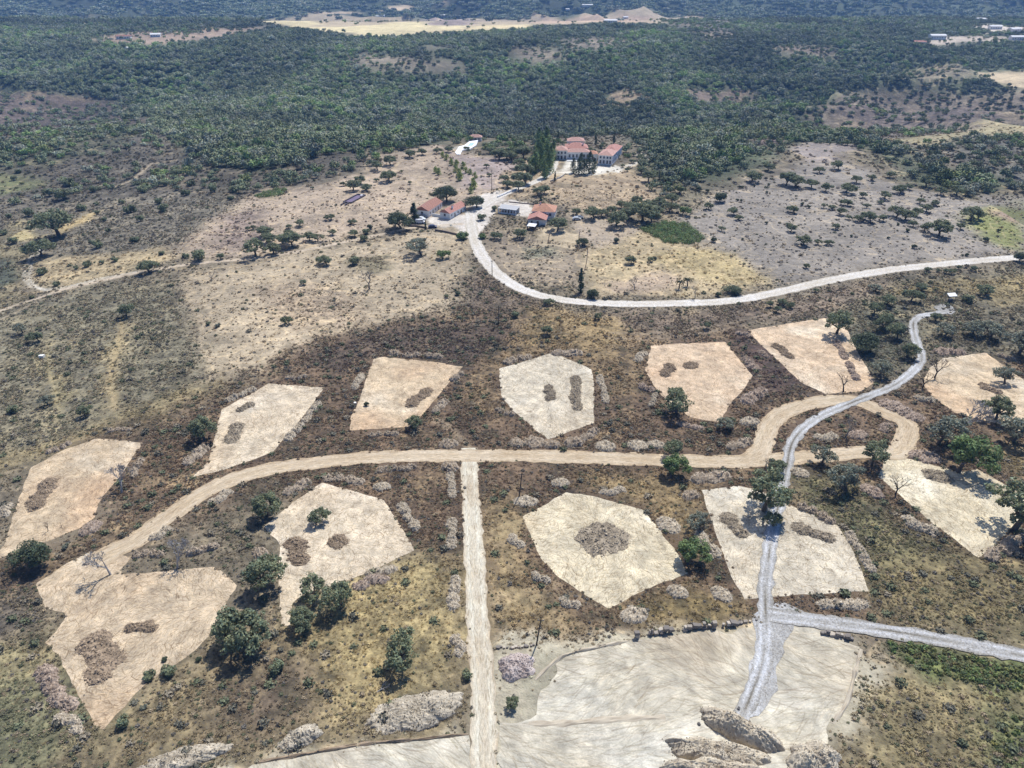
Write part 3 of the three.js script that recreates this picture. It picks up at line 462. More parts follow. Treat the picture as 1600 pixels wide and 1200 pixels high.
{
  const r = rng(11), kinds = [{ name: 'scrub', label: 'low dry heath and scrub covering the uncleared land', geos: fuzz(80, 1, 0.11, 0.5), m: [], c: [] }, { name: 'dry_grass', label: 'tufts of dry straw grass between the scrub', geos: fuzz(60, 2, 0, 0, true), m: [], c: [] }];
  const M = new THREE.Matrix4(), Q = new THREE.Quaternion(), E = new THREE.Euler();
  for (const [d0, d1, step, size] of [[60, 190, 0.58, 0.72], [190, 300, 0.8, 0.95], [300, 430, 1.3, 1.25], [430, 700, 2.8, 2.1]]) for (let d = d0; d < d1; d += step) for (let x = -0.735 * (d + 80) - 20; x < 0.735 * (d + 80) + 20; x += step) {
    const X = x + (r() - 0.5) * step, D = d + (r() - 0.5) * step; if (!inFrame(X, D, 12)) continue;
    const z = zoneAt(X, D); z.get(z.md, X, D, tmp2); const s = tmp2[1] / 255; if (r() > s * (0.75 + 0.7 * noise(X / 5, D / 5))) continue;
    z.get(z.cd, X, D, tmp);
    const gold = clamp((tmp[0] - tmp[2] - 28) / 34) * 0.75 + 0.1, k = r() < gold ? kinds[1] : kinds[0], b = 1.02 + r() * 0.6, t = r();
    let c = [lin(tmp[0] / 255), lin(tmp[1] / 255), lin(tmp[2] / 255)];
    if (k === kinds[0]) { if (t < 0.14) c = [0.09, 0.095, 0.052]; else if (t < 0.32) c = [0.24, 0.19, 0.12]; else if (t < 0.42) c = [0.11, 0.10, 0.085]; } else if (t < 0.3) c = [0.34, 0.26, 0.14];
    const big = k === kinds[0] && r() < 0.022 * s; if (big) c = t < 0.5 ? [0.1, 0.11, 0.062] : t < 0.8 ? [0.1, 0.095, 0.07] : [0.2, 0.17, 0.12];
    const sc = (big ? 1.5 + r() * 1.1 : size * (0.5 + r() * r() * 1.3)) * (k === kinds[1] ? 0.85 : 1), hh = sc * (0.55 + r() * 0.5);
    M.compose(new THREE.Vector3(X, H(X, D) - 0.02, -D), Q.setFromEuler(E.set(0, r() * T2, 0)), new THREE.Vector3(sc, hh, sc));
    k.m.push(M.clone()); k.c.push(c.map((v) => Math.min(0.7, v * b * 1.12)));
  }
  for (const k of kinds) {
    const im = new THREE.InstancedMesh(k.geos, std([1, 1, 1], 1), k.m.length), c = new THREE.Color();
    k.m.forEach((m, i) => { im.setMatrixAt(i, m); im.setColorAt(i, c.setRGB(...k.c[i])); });
    im.name = numbered(k.name); im.castShadow = im.receiveShadow = true; tag(im, k.label, null, null, 'stuff'); scene.add(im); console.log(k.name, k.m.length);
  }
}
// ---------------------------------------------------------------- trees
const BARK = std([0.115, 0.09, 0.07], 0.95), DEADWOOD = std([0.36, 0.34, 0.32], 0.9), DARKWOOD = std([0.06, 0.05, 0.042], 0.95), DEADMID = std([0.21, 0.19, 0.17], 0.9);
const LEAF = new THREE.MeshPhysicalMaterial({ vertexColors: true, roughness: 0.95, transmission: 0.35, thickness: 0, specularIntensity: 0.5, side: THREE.DoubleSide });
const FARLEAF = new THREE.MeshStandardMaterial({ vertexColors: true, roughness: 0.95, side: THREE.DoubleSide });
class Geo {
  constructor() { this.p = []; this.c = []; }
  tube(a, b, r0, r1, n = 5) {
    const A = new THREE.Vector3(...a), B = new THREE.Vector3(...b), w = B.clone().sub(A).normalize(), u = new THREE.Vector3(Math.abs(w.y) > 0.9 ? 1 : 0, Math.abs(w.y) > 0.9 ? 0 : 1, 0).cross(w).normalize(), v = w.clone().cross(u);
    const ring = (c, r, k) => { const t = k / n * T2; return [c.x + (u.x * Math.cos(t) + v.x * Math.sin(t)) * r, c.y + (u.y * Math.cos(t) + v.y * Math.sin(t)) * r, c.z + (u.z * Math.cos(t) + v.z * Math.sin(t)) * r]; };
    for (let k = 0; k < n; k++) { const q0 = ring(A, r0, k), q1 = ring(A, r0, k + 1), q2 = ring(B, r1, k), q3 = ring(B, r1, k + 1); this.p.push(...q0, ...q1, ...q2, ...q1, ...q3, ...q2); }
  }
  leaf(x, y, z, nx, ny, nz, s, c, r) {
    const e = new THREE.Vector3(nx, ny, nz).normalize(), u = new THREE.Vector3(r() - 0.5, r() - 0.5, r() - 0.5).cross(e).normalize(), v = e.clone().cross(u), w = s * 0.62;
    const q = (a, b) => [x + u.x * a + v.x * b, y + u.y * a + v.y * b, z + u.z * a + v.z * b], A = q(-w, 0), B = q(0, -s), C = q(w, 0), D = q(0, s);
    this.p.push(...A, ...B, ...C, ...A, ...C, ...D); for (let i = 0; i < 6; i++) this.c.push(...c);
  }
  blob(cx, cy, cz, R, n, s, base, r, flat = 0.8) {
    const tone = 0.8 + r() * 0.45;
    for (let i = 0; i < n; i++) {
      let x = r() * 2 - 1, y = r() * 2 - 1, z = r() * 2 - 1; const q = Math.hypot(x, y, z); if (q > 1 || q < 0.05) { i--; continue; }
      const k = Math.pow(q, 0.45) / q; x *= k; y *= k; z *= k; if (y < -0.55) y = -0.55 * r();
      const b = tone * (0.55 + 0.85 * r()), hue = (r() - 0.5) * 0.3;
      this.leaf(cx + x * R, cy + y * R * flat, cz + z * R, x + (r() - 0.5) * 1.6, y + 0.35 + (r() - 0.5) * 1.6, z + (r() - 0.5) * 1.6, s * (0.6 + 0.8 * r()), [base[0] * b * (1 + hue), base[1] * b, base[2] * b * (1 - hue)], r);
    }
  }
  build() { const g = new THREE.BufferGeometry(); g.setAttribute('position', new THREE.Float32BufferAttribute(this.p, 3)); if (this.c.length) g.setAttribute('color', new THREE.Float32BufferAttribute(this.c, 3)); g.computeVertexNormals(); return g; }
}
const GREEN = { oak: [0.215, 0.24, 0.135], grey: [0.285, 0.295, 0.215], fresh: [0.19, 0.255, 0.095], lime: [0.3, 0.36, 0.1], dark: [0.1, 0.125, 0.068], olive: [0.19, 0.215, 0.08], palm: [0.085, 0.1, 0.05] };
// a cork oak, crown 8 m across: short leaning trunk, forking limbs, a rounded uneven crown of leaf clumps at the limb ends
function oak(seed, { hue = 'oak', dense = 1, tall = 1, blobs = 24, R = 1.22, leaves = 150, snag = 0 } = {}) {
  const r = rng(seed), T = new Geo(), C = new Geo(), lean = [(r() - 0.5) * 1.2, (r() - 0.5) * 1.2], fork = [lean[0], 1.6 * tall, lean[1]], mid = [lean[0] * 1.5, 3.6 * tall, lean[1] * 1.5];
  T.tube([0, -0.3, 0], [lean[0] * 0.4, 0.8 * tall, lean[1] * 0.4], 0.42, 0.33, 6); T.tube([lean[0] * 0.4, 0.8 * tall, lean[1] * 0.4], fork, 0.33, 0.28, 6);
  const n = 4 + (r() * 2 | 0), limbs = [];
  for (let i = 0; i < n; i++) { const a = (i + r() * 0.7) / n * T2, l = 1.2 + r() * 0.8, e = [fork[0] + Math.cos(a) * l, fork[1] + (0.9 + r() * 0.9) * tall, fork[2] + Math.sin(a) * l]; T.tube(fork, e, 0.22, 0.14, 5); limbs.push(e); if (r() < snag) T.tube(e, [e[0] + Math.cos(a) * 2.2, e[1] + 2.4 * tall, e[2] + Math.sin(a) * 2.2], 0.1, 0.02, 3); }
  const stretch = 0.75 + r() * 0.5, lop = r() * T2, gap = r() * T2;
  for (let i = 0; i < blobs; i++) {
    const a = i * 2.39996 + r() * 0.9, side = (1 + 0.28 * Math.cos(a - lop)) * (Math.cos(a - gap) > 0.8 ? 0.6 : 1), up = -0.42 + 1.4 * Math.pow((i + r()) / blobs, 1.1), f = Math.sqrt(Math.max(0.03, 1 - up * up)) * (0.66 + 0.45 * r()) * side, e = [mid[0] + Math.cos(a) * f * 3.15 * stretch, mid[1] + up * 1.75 * tall * (0.8 + 0.3 * r()), mid[2] + Math.sin(a) * f * 3.15 / stretch];
    let best = limbs[0]; for (const l of limbs) if (Math.hypot(l[0] - e[0], l[2] - e[2]) < Math.hypot(best[0] - e[0], best[2] - e[2])) best = l; T.tube(best, e, 0.11, 0.035, 4);
    const q = R * (0.6 + r() * 0.5); C.blob(e[0], e[1], e[2], q, Math.round(leaves * dense * q * 0.72), 0.23, GREEN[hue], r, 0.82);
    for (let k = 0; k < 4; k++) { const b = r() * T2, g = q * (0.55 + r() * 0.7); C.blob(e[0] + Math.cos(b) * g, e[1] + (r() - 0.5) * q * 1.1, e[2] + Math.sin(b) * g, q * (0.25 + r() * 0.3), Math.round(leaves * dense * 0.16), 0.2, GREEN[hue], r, 0.85); }
  }
  return { trunk: T.build(), crown: C.build(), bark: BARK, size: 8 };
}
function snag(seed, mat, { levels = 4, spread = 0.75, lie = 0 } = {}) {    // a leafless tree, about 6 m tall
  const r = rng(seed), T = new Geo(), B = new Geo();
  const grow = (p, dir, len, rad, level) => {
    const e = [p[0] + dir.x * len, p[1] + dir.y * len, p[2] + dir.z * len]; (level === 0 ? T : B).tube(p, e, rad, rad * 0.62, level < 2 ? 6 : 3);
    if (level >= levels) return;
    const n = level < 1 ? 3 : 2 + (r() < 0.55 ? 1 : 0);
    for (let i = 0; i < n; i++) { const d = dir.clone().add(new THREE.Vector3((r() - 0.5) * 2 * spread, (r() - 0.3) * spread * 0.7, (r() - 0.5) * 2 * spread)).normalize(); grow(e, d, len * (0.62 + r() * 0.25), Math.max(0.045, rad * 0.62), level + 1); }
  };
  grow([0, -0.2, 0], new THREE.Vector3((r() - 0.5) * 0.5 + lie, 1 - lie * 0.8, (r() - 0.5) * 0.5).normalize(), 2.1, 0.26, 0);
  return { trunk: T.build(), branches: B.build(), bark: mat, size: 6 };
}
function shrub(seed, hue, { w = 4, h = 3, n = 9, leaves = 90, s = 0.24 } = {}) {
  const r = rng(seed), C = new Geo(), T = new Geo();
  for (let i = 0; i < 4; i++) { const a = r() * T2; T.tube([0, -0.1, 0], [Math.cos(a) * w * 0.2, h * 0.55, Math.sin(a) * w * 0.2], 0.09, 0.04, 4); }
  for (let i = 0; i < n; i++) { const a = r() * T2, q = Math.sqrt(r()) * w * 0.33; C.blob(Math.cos(a) * q, h * (0.3 + 0.42 * r() * (1 - q / w)), Math.sin(a) * q, Math.min(w, h) * 0.3, leaves, s, GREEN[hue], r, 0.95); }
  return { trunk: T.build(), crown: C.build(), bark: BARK, size: w };
}
function column(seed, hue, w, h, n) {             // cypress, poplar or young pine
  const r = rng(seed), C = new Geo(), T = new Geo(); T.tube([0, -0.2, 0], [0, h * 0.8, 0], 0.14, 0.04, 5);
  for (let i = 0; i < n; i++) { const t = (i + r()) / n, q = w / 2 * Math.pow(Math.sin(Math.PI * Math.pow(0.12 + t * 0.86, 0.75)), 0.8), a = r() * T2; C.blob(Math.cos(a) * q * 0.35, 0.25 + t * h * 0.93, Math.sin(a) * q * 0.35, Math.max(0.25, q * 0.8), 60, 0.2 + w * 0.02, GREEN[hue], r, 1.1); }
  return { trunk: T.build(), crown: C.build(), bark: BARK, size: w };
}
function palm(seed) {
  const r = rng(seed), T = new Geo(), C = new Geo(); T.tube([0, -0.2, 0], [0.1, 3, 0], 0.28, 0.24, 7);
  for (let i = 0; i < 22; i++) {
    const a = i * 2.4, up = 0.9 - i / 22 * 1.1; let p = [0.1, 3, 0], dy = up;
    for (let s = 0; s < 6; s++) { const l = 0.42, e = [p[0] + Math.cos(a) * l * Math.cos(dy), p[1] + Math.sin(dy) * l, p[2] + Math.sin(a) * l * Math.cos(dy)]; for (let k = 0; k < 4; k++) C.leaf(lerp(p[0], e[0], k / 4), lerp(p[1], e[1], k / 4) - 0.08, lerp(p[2], e[2], k / 4), -Math.sin(a) * (k % 2 ? 1 : -1), 1, Math.cos(a) * (k % 2 ? 1 : -1), 0.3 - s * 0.025, GREEN.palm.map((v) => v * (0.7 + r() * 0.7)), r); p = e; dy -= 0.28; }
  }
  return { trunk: T.build(), crown: C.build(), bark: BARK, size: 5 };
}
const KIT = {
  o: [oak(1), oak(2, { tall: 1.15, snag: 0.3 }), oak(3, { blobs: 19 }), oak(4, { blobs: 26, tall: 0.95 })],
  s: [oak(11, { dense: 0.75, R: 1.05, blobs: 21, snag: 0.6, tall: 1.05 }), oak(12, { dense: 0.7, R: 1.0, blobs: 23, snag: 0.6 }), oak(13, { dense: 0.8, R: 1.1, blobs: 18, tall: 1.1, snag: 0.5 })],
  g: [oak(21, { hue: 'grey', dense: 0.65, R: 1.05, blobs: 22, snag: 0.8 }), oak(22, { hue: 'grey', dense: 0.6, R: 1.0, blobs: 23, snag: 0.8, tall: 0.9 })],
  f: [oak(31, { hue: 'fresh', blobs: 25 }), oak(32, { hue: 'fresh', blobs: 23, tall: 1.1 })],
  k: [oak(41, { hue: 'dark', blobs: 20, R: 1.7, dense: 1.2 }), oak(42, { hue: 'dark', blobs: 18, R: 1.7, dense: 1.2 })],
  d: [snag(51, DEADWOOD, { levels: 6 }), snag(52, DEADWOOD, { spread: 0.95, levels: 6 })],
  m: [snag(54, DEADMID, { levels: 5, spread: 0.85 }), snag(55, DEADMID, { levels: 5 })],
  x: [snag(56, DARKWOOD, { levels: 3, spread: 0.9, lie: 0.35 }), snag(57, DARKWOOD, { levels: 4, spread: 0.9 })],
  l: [snag(58, DEADWOOD, { levels: 3, spread: 0.8, lie: 0.95 })],
  b: [shrub(61, 'oak'), shrub(62, 'oak', { h: 2.4 })], B: [shrub(63, 'dark', { h: 3.2, n: 14 }), shrub(64, 'dark', { h: 3.4, n: 13 })], y: [shrub(65, 'grey', { h: 2.2, leaves: 60 })], w: [shrub(66, 'fresh', { h: 2.6, n: 12 })],
  c: [column(71, 'dark', 1.9, 8, 16)], p: [column(72, 'fresh', 4.2, 9, 16), column(73, 'fresh', 4.6, 8, 15)], i: [column(74, 'lime', 4, 4.6, 9), column(75, 'lime', 4.4, 4, 8)], t: [column(76, 'dark', 4.4, 9.5, 16)], v: [palm(81)],
};
const NAMES = { o: ['oak_tree', 'oak'], s: ['oak_tree', 'oak'], g: ['oak_tree', 'oak'], f: ['oak_tree', 'oak'], k: ['oak_tree', 'tree'], d: ['dead_tree', 'dead tree'], m: ['dead_tree', 'dead tree'], x: ['dead_tree', 'dead tree'], l: ['fallen_tree', 'fallen tree'], b: ['bush', 'bush'], B: ['bush', 'bush'], y: ['bush', 'bush'], w: ['bush', 'bush'], c: ['cypress_tree', 'cypress'], p: ['poplar_tree', 'tree'], i: ['young_tree', 'young tree'], t: ['conifer_tree', 'conifer'], v: ['palm_tree', 'palm'] };
const protos = new Map(), tr = rng(99);
function plant(kind, x, d, width, label, group, stretch = 1) {
  const kit = KIT[kind][tr() * KIT[kind].length | 0];
  if (!protos.has(kit)) { const g = new THREE.Group(); mesh('trunk', kit.trunk, kit.bark, g); if (kit.crown) mesh('crown', kit.crown, LEAF, g); if (kit.branches) mesh('branch', kit.branches, kit.bark, g); protos.set(kit, g); }
  const o = protos.get(kit).clone(), s = width / kit.size; o.name = numbered(NAMES[kind][0]); o.position.set(...at(x, d, -0.03)); o.rotation.y = tr() * T2; o.scale.set(s, s * stretch * (0.92 + tr() * 0.16), s);
  tag(o, label, NAMES[kind][1], group); scene.add(o); return o;
}
// [kind, foot of the trunk in the photograph, crown width in its pixels, label, group]
function plantAt(kind, px, py, w, label, group, stretch) { const p = P(px, py); if (!stretch && py < 480 && 'osgfk'.includes(kind)) stretch = 0.8; return plant(kind, p[0], p[1], w * (py > 480 && 'osgfk'.includes(kind) ? 1.08 : 1.05) * p[2] / FPX, label, group, stretch); }
const TREES = [
  ['o', 319, 686, 44, 'leafy oak standing at the left edge of the pale two-patch plot'], ['o', 133, 650, 24, 'dark oak alone in grey heath above the leftmost plot'], ['g', 74, 632, 22, 'small grey oak in the grey heath, left of the dark one'], ['b', 21, 645, 20, 'green bush near the left edge above the leftmost plot'],
  ['k', 63, 886, 50, 'dark oak just below the lower edge of the leftmost plot'], ['y', 104, 856, 15, 'small grey bush between the leftmost plot and the end of the tan road'],
  ['d', 190, 770, 36, 'pale leafless tree on the right edge of the leftmost plot'], ['d', 277, 888, 42, 'tall pale leafless tree beside the top edge of the largest brown plot'], ['d', 173, 898, 44, 'pale leafless tree lying low where the tan road meets the largest plot'],
  ['x', 75, 830, 15, 'dark stump with shoots near the lower edge of the leftmost plot'], ['x', 95, 825, 9, 'smaller dark stump right of the other one on the leftmost plot'],
  ['o', 419, 806, 50, 'dense oak by the upper left side of the five-sided plot'], ['o', 494, 820, 30, 'slim oak standing inside the pale five-sided plot'], ['o', 411, 914, 58, 'big dense oak at the left tip of the five-sided plot'], ['o', 368, 1004, 78, 'largest oak of the foreground, right of the largest brown plot'],
  ['s', 530, 946, 54, 'right-hand oak of the pair on the strip of the five-sided plot'], ['s', 493, 936, 48, 'leaning sparse oak of the pair on the strip of the five-sided plot'], ['o', 470, 980, 42, 'round oak below the leaning pair at the end of the strip'], ['s', 630, 1036, 62, 'lone airy oak in the golden grass left of the straight road'],
  ['b', 432, 1047, 26, 'green bush in the foreground grass, left of the lone airy oak'], ['b', 731, 1058, 19, 'small bush on the left edge of the straight pale road'], ['o', 802, 1106, 22, 'small dark tree at the left end of the bare lot'],
  ['b', 236, 1058, 23, 'left bush of the pair on the lower right edge of the largest plot'], ['b', 266, 1052, 25, 'right bush of the pair on the lower right edge of the largest plot'], ['B', 258, 1032, 9, 'tiny dark bush above that pair on the largest plot'], ['B', 311, 1032, 9, 'tiny dark bush right of the pair beside the largest plot'], ['b', 196, 1132, 24, 'bush near the bottom point of the largest plot'], ['y', 225, 1106, 13, 'little grey bush right of the bottom point of the largest plot'],
  ['l', 587, 1082, 24, 'bleached fallen tree in the grass above the big spoil heap'], ['o', 650, 669, 26, 'small oak on the lower edge of the tan plot above the T junction'], ['B', 573, 634, 8, 'tiny dark shrub near the left edge of the tan plot'],
  ['s', 1057, 646, 50, 'thin open oak on the lower left edge of the five-sided orange plot'], ['o', 1056, 714, 30, 'dark oak on the upper verge of the tan road'], ['f', 1049, 746, 40, 'bright green oak on the lower verge of the tan road'], ['g', 1134, 672, 28, 'grey oak below the five-sided orange plot'],
  ['f', 1074, 881, 48, 'bright green oak at the right corner of the plot with the round heap'], ['g', 1093, 828, 36, 'blue-grey oak between the two cream plots'], ['s', 1193, 798, 78, 'broad oak casting shade over the plot cut by the gravel track'], ['o', 1213, 742, 30, 'dark oak leaning over the gravel track at the end of the tan road'], ['m', 1196, 738, 24, 'small bare tree on the verge where the tan road meets the gravel track'], ['s', 1208, 822, 30, 'thin oak against the left side of the gravel track'],
  ['g', 1285, 722, 36, 'sparse grey oak on the lower side of the road loop'], ['m', 1320, 684, 32, 'bare grey tree inside the road loop'], ['s', 1362, 726, 46, 'oak on the lower right of the loop, partly over the road'], ['g', 1322, 768, 54, 'grey-green oak below the road loop'], ['x', 1399, 772, 36, 'lone black dead tree on the pale plot below the loop'], ['f', 1497, 738, 68, 'big dense green oak above the pale lower right plot'], ['s', 1584, 828, 92, 'broad oak at the right edge, shading the pale lower right plot'],
  ['g', 1465, 694, 62, 'wide grey oak right of the road loop'], ['d', 1501, 674, 50, 'silvery dead tree on the lower edge of the plot at the right edge'], ['o', 1556, 656, 46, 'flat-topped oak on the lower edge of the plot at the right edge'], ['g', 1582, 690, 62, 'grey oak at the right edge between the two right-hand plots'],
  ['x', 1460, 590, 34, 'bare dark tree on the near corner of the plot at the right edge'], ['x', 1441, 607, 30, 'crooked dark tree beside the gravel track, left of the right edge plot'], ['x', 1318, 613, 32, 'bare dark tree where the orange plot meets the road loop'], ['s', 1307, 521, 44, 'oak standing on the upper right edge of the orange plot by the loop'], ['k', 1352, 548, 38, 'dark dense oak right of the orange plot by the loop'], ['s', 1378, 514, 30, 'oak between the orange plot and the bend of the gravel track'], ['o', 1402, 530, 28, 'oak close to the left side of the gravel track bend'],
  ['s', 1365, 492, 26, 'oak above the orange plot, left of the gravel track'], ['s', 1385, 476, 26, 'thin oak left of the upper end of the gravel track'], ['s', 1423, 471, 28, 'oak with reddish litter below it, above the gravel track bend'], ['g', 1368, 456, 22, 'grey oak just below the white road on the right'], ['g', 1373, 588, 34, 'grey oak between the orange plot and the gravel track'], ['o', 1416, 558, 26, 'oak in the bend of the gravel track'], ['o', 1461, 502, 18, 'small dark oak right beside the gravel turning place'],
  ['g', 1476, 527, 32, 'grey oak below the gravel turning place'], ['g', 1521, 524, 34, 'tall grey oak in the dark scrub right of the turning place'], ['g', 1546, 530, 40, 'wide grey oak right of the tall one in the dark scrub'], ['g', 1592, 552, 52, 'large grey oak above the plot at the right edge'], ['o', 1540, 462, 28, 'oak right of the white panel'], ['b', 1511, 472, 22, 'bushy oak between the white panel and the next oak'], ['g', 1570, 600, 34, 'grey oak behind the far corner of the right edge plot'], ['o', 1440, 456, 20, 'small oak left of the white panel'],
  ['k', 1593, 408, 20, 'dark tree where the white road leaves the picture'], ['o', 855, 477, 17, 'oak on the near verge of the white road bend'], ['B', 926, 466, 18, 'round bush on the far verge of the white road'], ['k', 1148, 459, 27, 'wide dark bush on the far verge of the white road', null, 0.5], ['B', 1122, 463, 9, 'small bush left of the wide dark one by the white road'], ['c', 907, 457, 9, 'narrow dark tree left of the round bush by the white road'], ['o', 934, 499, 13, 'small oak in the heath below the white road'], ['o', 855, 524, 17, 'oak in the golden grass above the six-sided plot'], ['b', 806, 495, 14, 'bush in the heath below the bend of the white road'], ['s', 1104, 514, 14, 'little oak above the five-sided orange plot'],
  ['v', 1061, 451, 17, 'left palm of the pair in the yellow field'], ['v', 1074, 447, 18, 'right palm of the pair in the yellow field'], ['m', 1086, 466, 18, 'bare tree in front of the two palms'], ['m', 992, 452, 18, 'bare tree alone in the yellow field'], ['o', 986, 413, 17, 'left round tree of the pair in the yellow field'], ['o', 1016, 409, 12, 'right round tree of the pair in the yellow field'], ['B', 1023, 406, 6, 'dark little bush touching the right tree of the pair'],
  ['k', 910, 384, 17, 'dark bush at the corner of the sandy pens'], ['B', 963, 379, 10, 'bush alone on the bare ground right of the pens'], ['o', 812, 372, 23, 'oak beside the open white shed and the pens'], ['o', 871, 360, 34, 'big oak in front of the farm cottage'], ['o', 900, 336, 17, 'tree right behind the farm cottage'], ['o', 928, 342, 25, 'flat-topped tree on a bare patch right of the cottage'], ['o', 963, 353, 34, 'left big tree of the wood strip right of the cottage'], ['o', 1004, 346, 46, 'wide tree in the wood strip right of the cottage'], ['f', 1066, 336, 19, 'light green tree at the right end of the wood strip'],
  ['k', 627, 357, 36, 'very dark tree left of the barns'], ['c', 648, 347, 13, 'narrow dark tree between the dark tree and the barn', null, 0.6], ['k', 698, 316, 34, 'dark tree behind the left barn'], ['k', 745, 324, 29, 'dark round tree behind the right barn'], ['w', 723, 373, 20, 'clipped round bush at the edge of the white road by the barns'], ['b', 753, 344, 15, 'tree on the right of the white road, opposite the barns'], ['w', 754, 372, 14, 'green bush right of the white road below the barns'], ['o', 772, 373, 18, 'round tree between the white road and the open shed'], ['b', 773, 329, 11, 'dark bush at the left end of the open white shed'], ['c', 665, 358, 3.5, 'thin cypress by the parked cars'],
  ['c', 845, 322, 5, 'taller cypress at the cottage wall', null, 0.9], ['c', 839, 330, 5, 'shorter cypress at the cottage wall', null, 0.7], ['g', 658, 398, 42, 'big pale grey oak below the parked cars'], ['f', 692, 405, 20, 'green tree right of the big pale oak below the barns'],
  ['o', 511, 414, 24, 'green tree alone on the straw slope below the pale track'], ['b', 553, 413, 18, 'tree with a green patch under it on the straw slope'], ['m', 577, 452, 30, 'grey bare thicket on the straw slope'], ['o', 445, 507, 16, 'oak leaning on the straw slope, lower left'], ['o', 474, 445, 13, 'small leaning oak on the straw slope'], ['B', 711, 455, 5, 'black little bush at the right end of the straw slope'], ['o', 697, 465, 8, 'slim small tree at the right end of the straw slope'], ['B', 715, 461, 9, 'dark low bush next to the black one'],
  ['o', 518, 343, 15, 'small tree left of the ruin, uphill of the track'], ['o', 548, 351, 13, 'small tree below the ruin'], ['o', 520, 367, 14, 'tree just above the pale track, third from the barn side'], ['o', 555, 369, 16, 'round tree just above the pale track'], ['B', 578, 358, 9, 'dark bush above the pale track near the barns'], ['b', 573, 366, 13, 'bush above the pale track near the barns'], ['b', 569, 377, 13, 'low tree on the lower edge of the pale track'],
  ['o', 233, 426, 30, 'wide oak shading the pale track on the left'], ['o', 66, 400, 42, 'spreading oak beside the white bend of the left track'], ['s', 92, 368, 62, 'largest spreading oak on the left slope'], ['o', 198, 495, 24, 'lone oak in grass on the left slope with a shadow below'], ['o', 61, 533, 22, 'dark oak in heath on the left valley side'], ['g', 36, 520, 22, 'grey oak left of the dark one in the heath'], ['m', 330, 438, 14, 'half bare tree below the pale track'], ['b', 325, 508, 10, 'green bush on the straw slope, left end'], ['y', 341, 511, 12, 'grey bush beside the green one on the straw slope'],
  ['b', 310, 407, 25, 'wide tree at the foot of the bare spur, above the track'], ['o', 345, 405, 14, 'round tree on the foot of the bare spur'], ['b', 290, 402, 13, 'tree left of the wide one at the foot of the spur'],
];
for (const t of TREES) plantAt(...t);
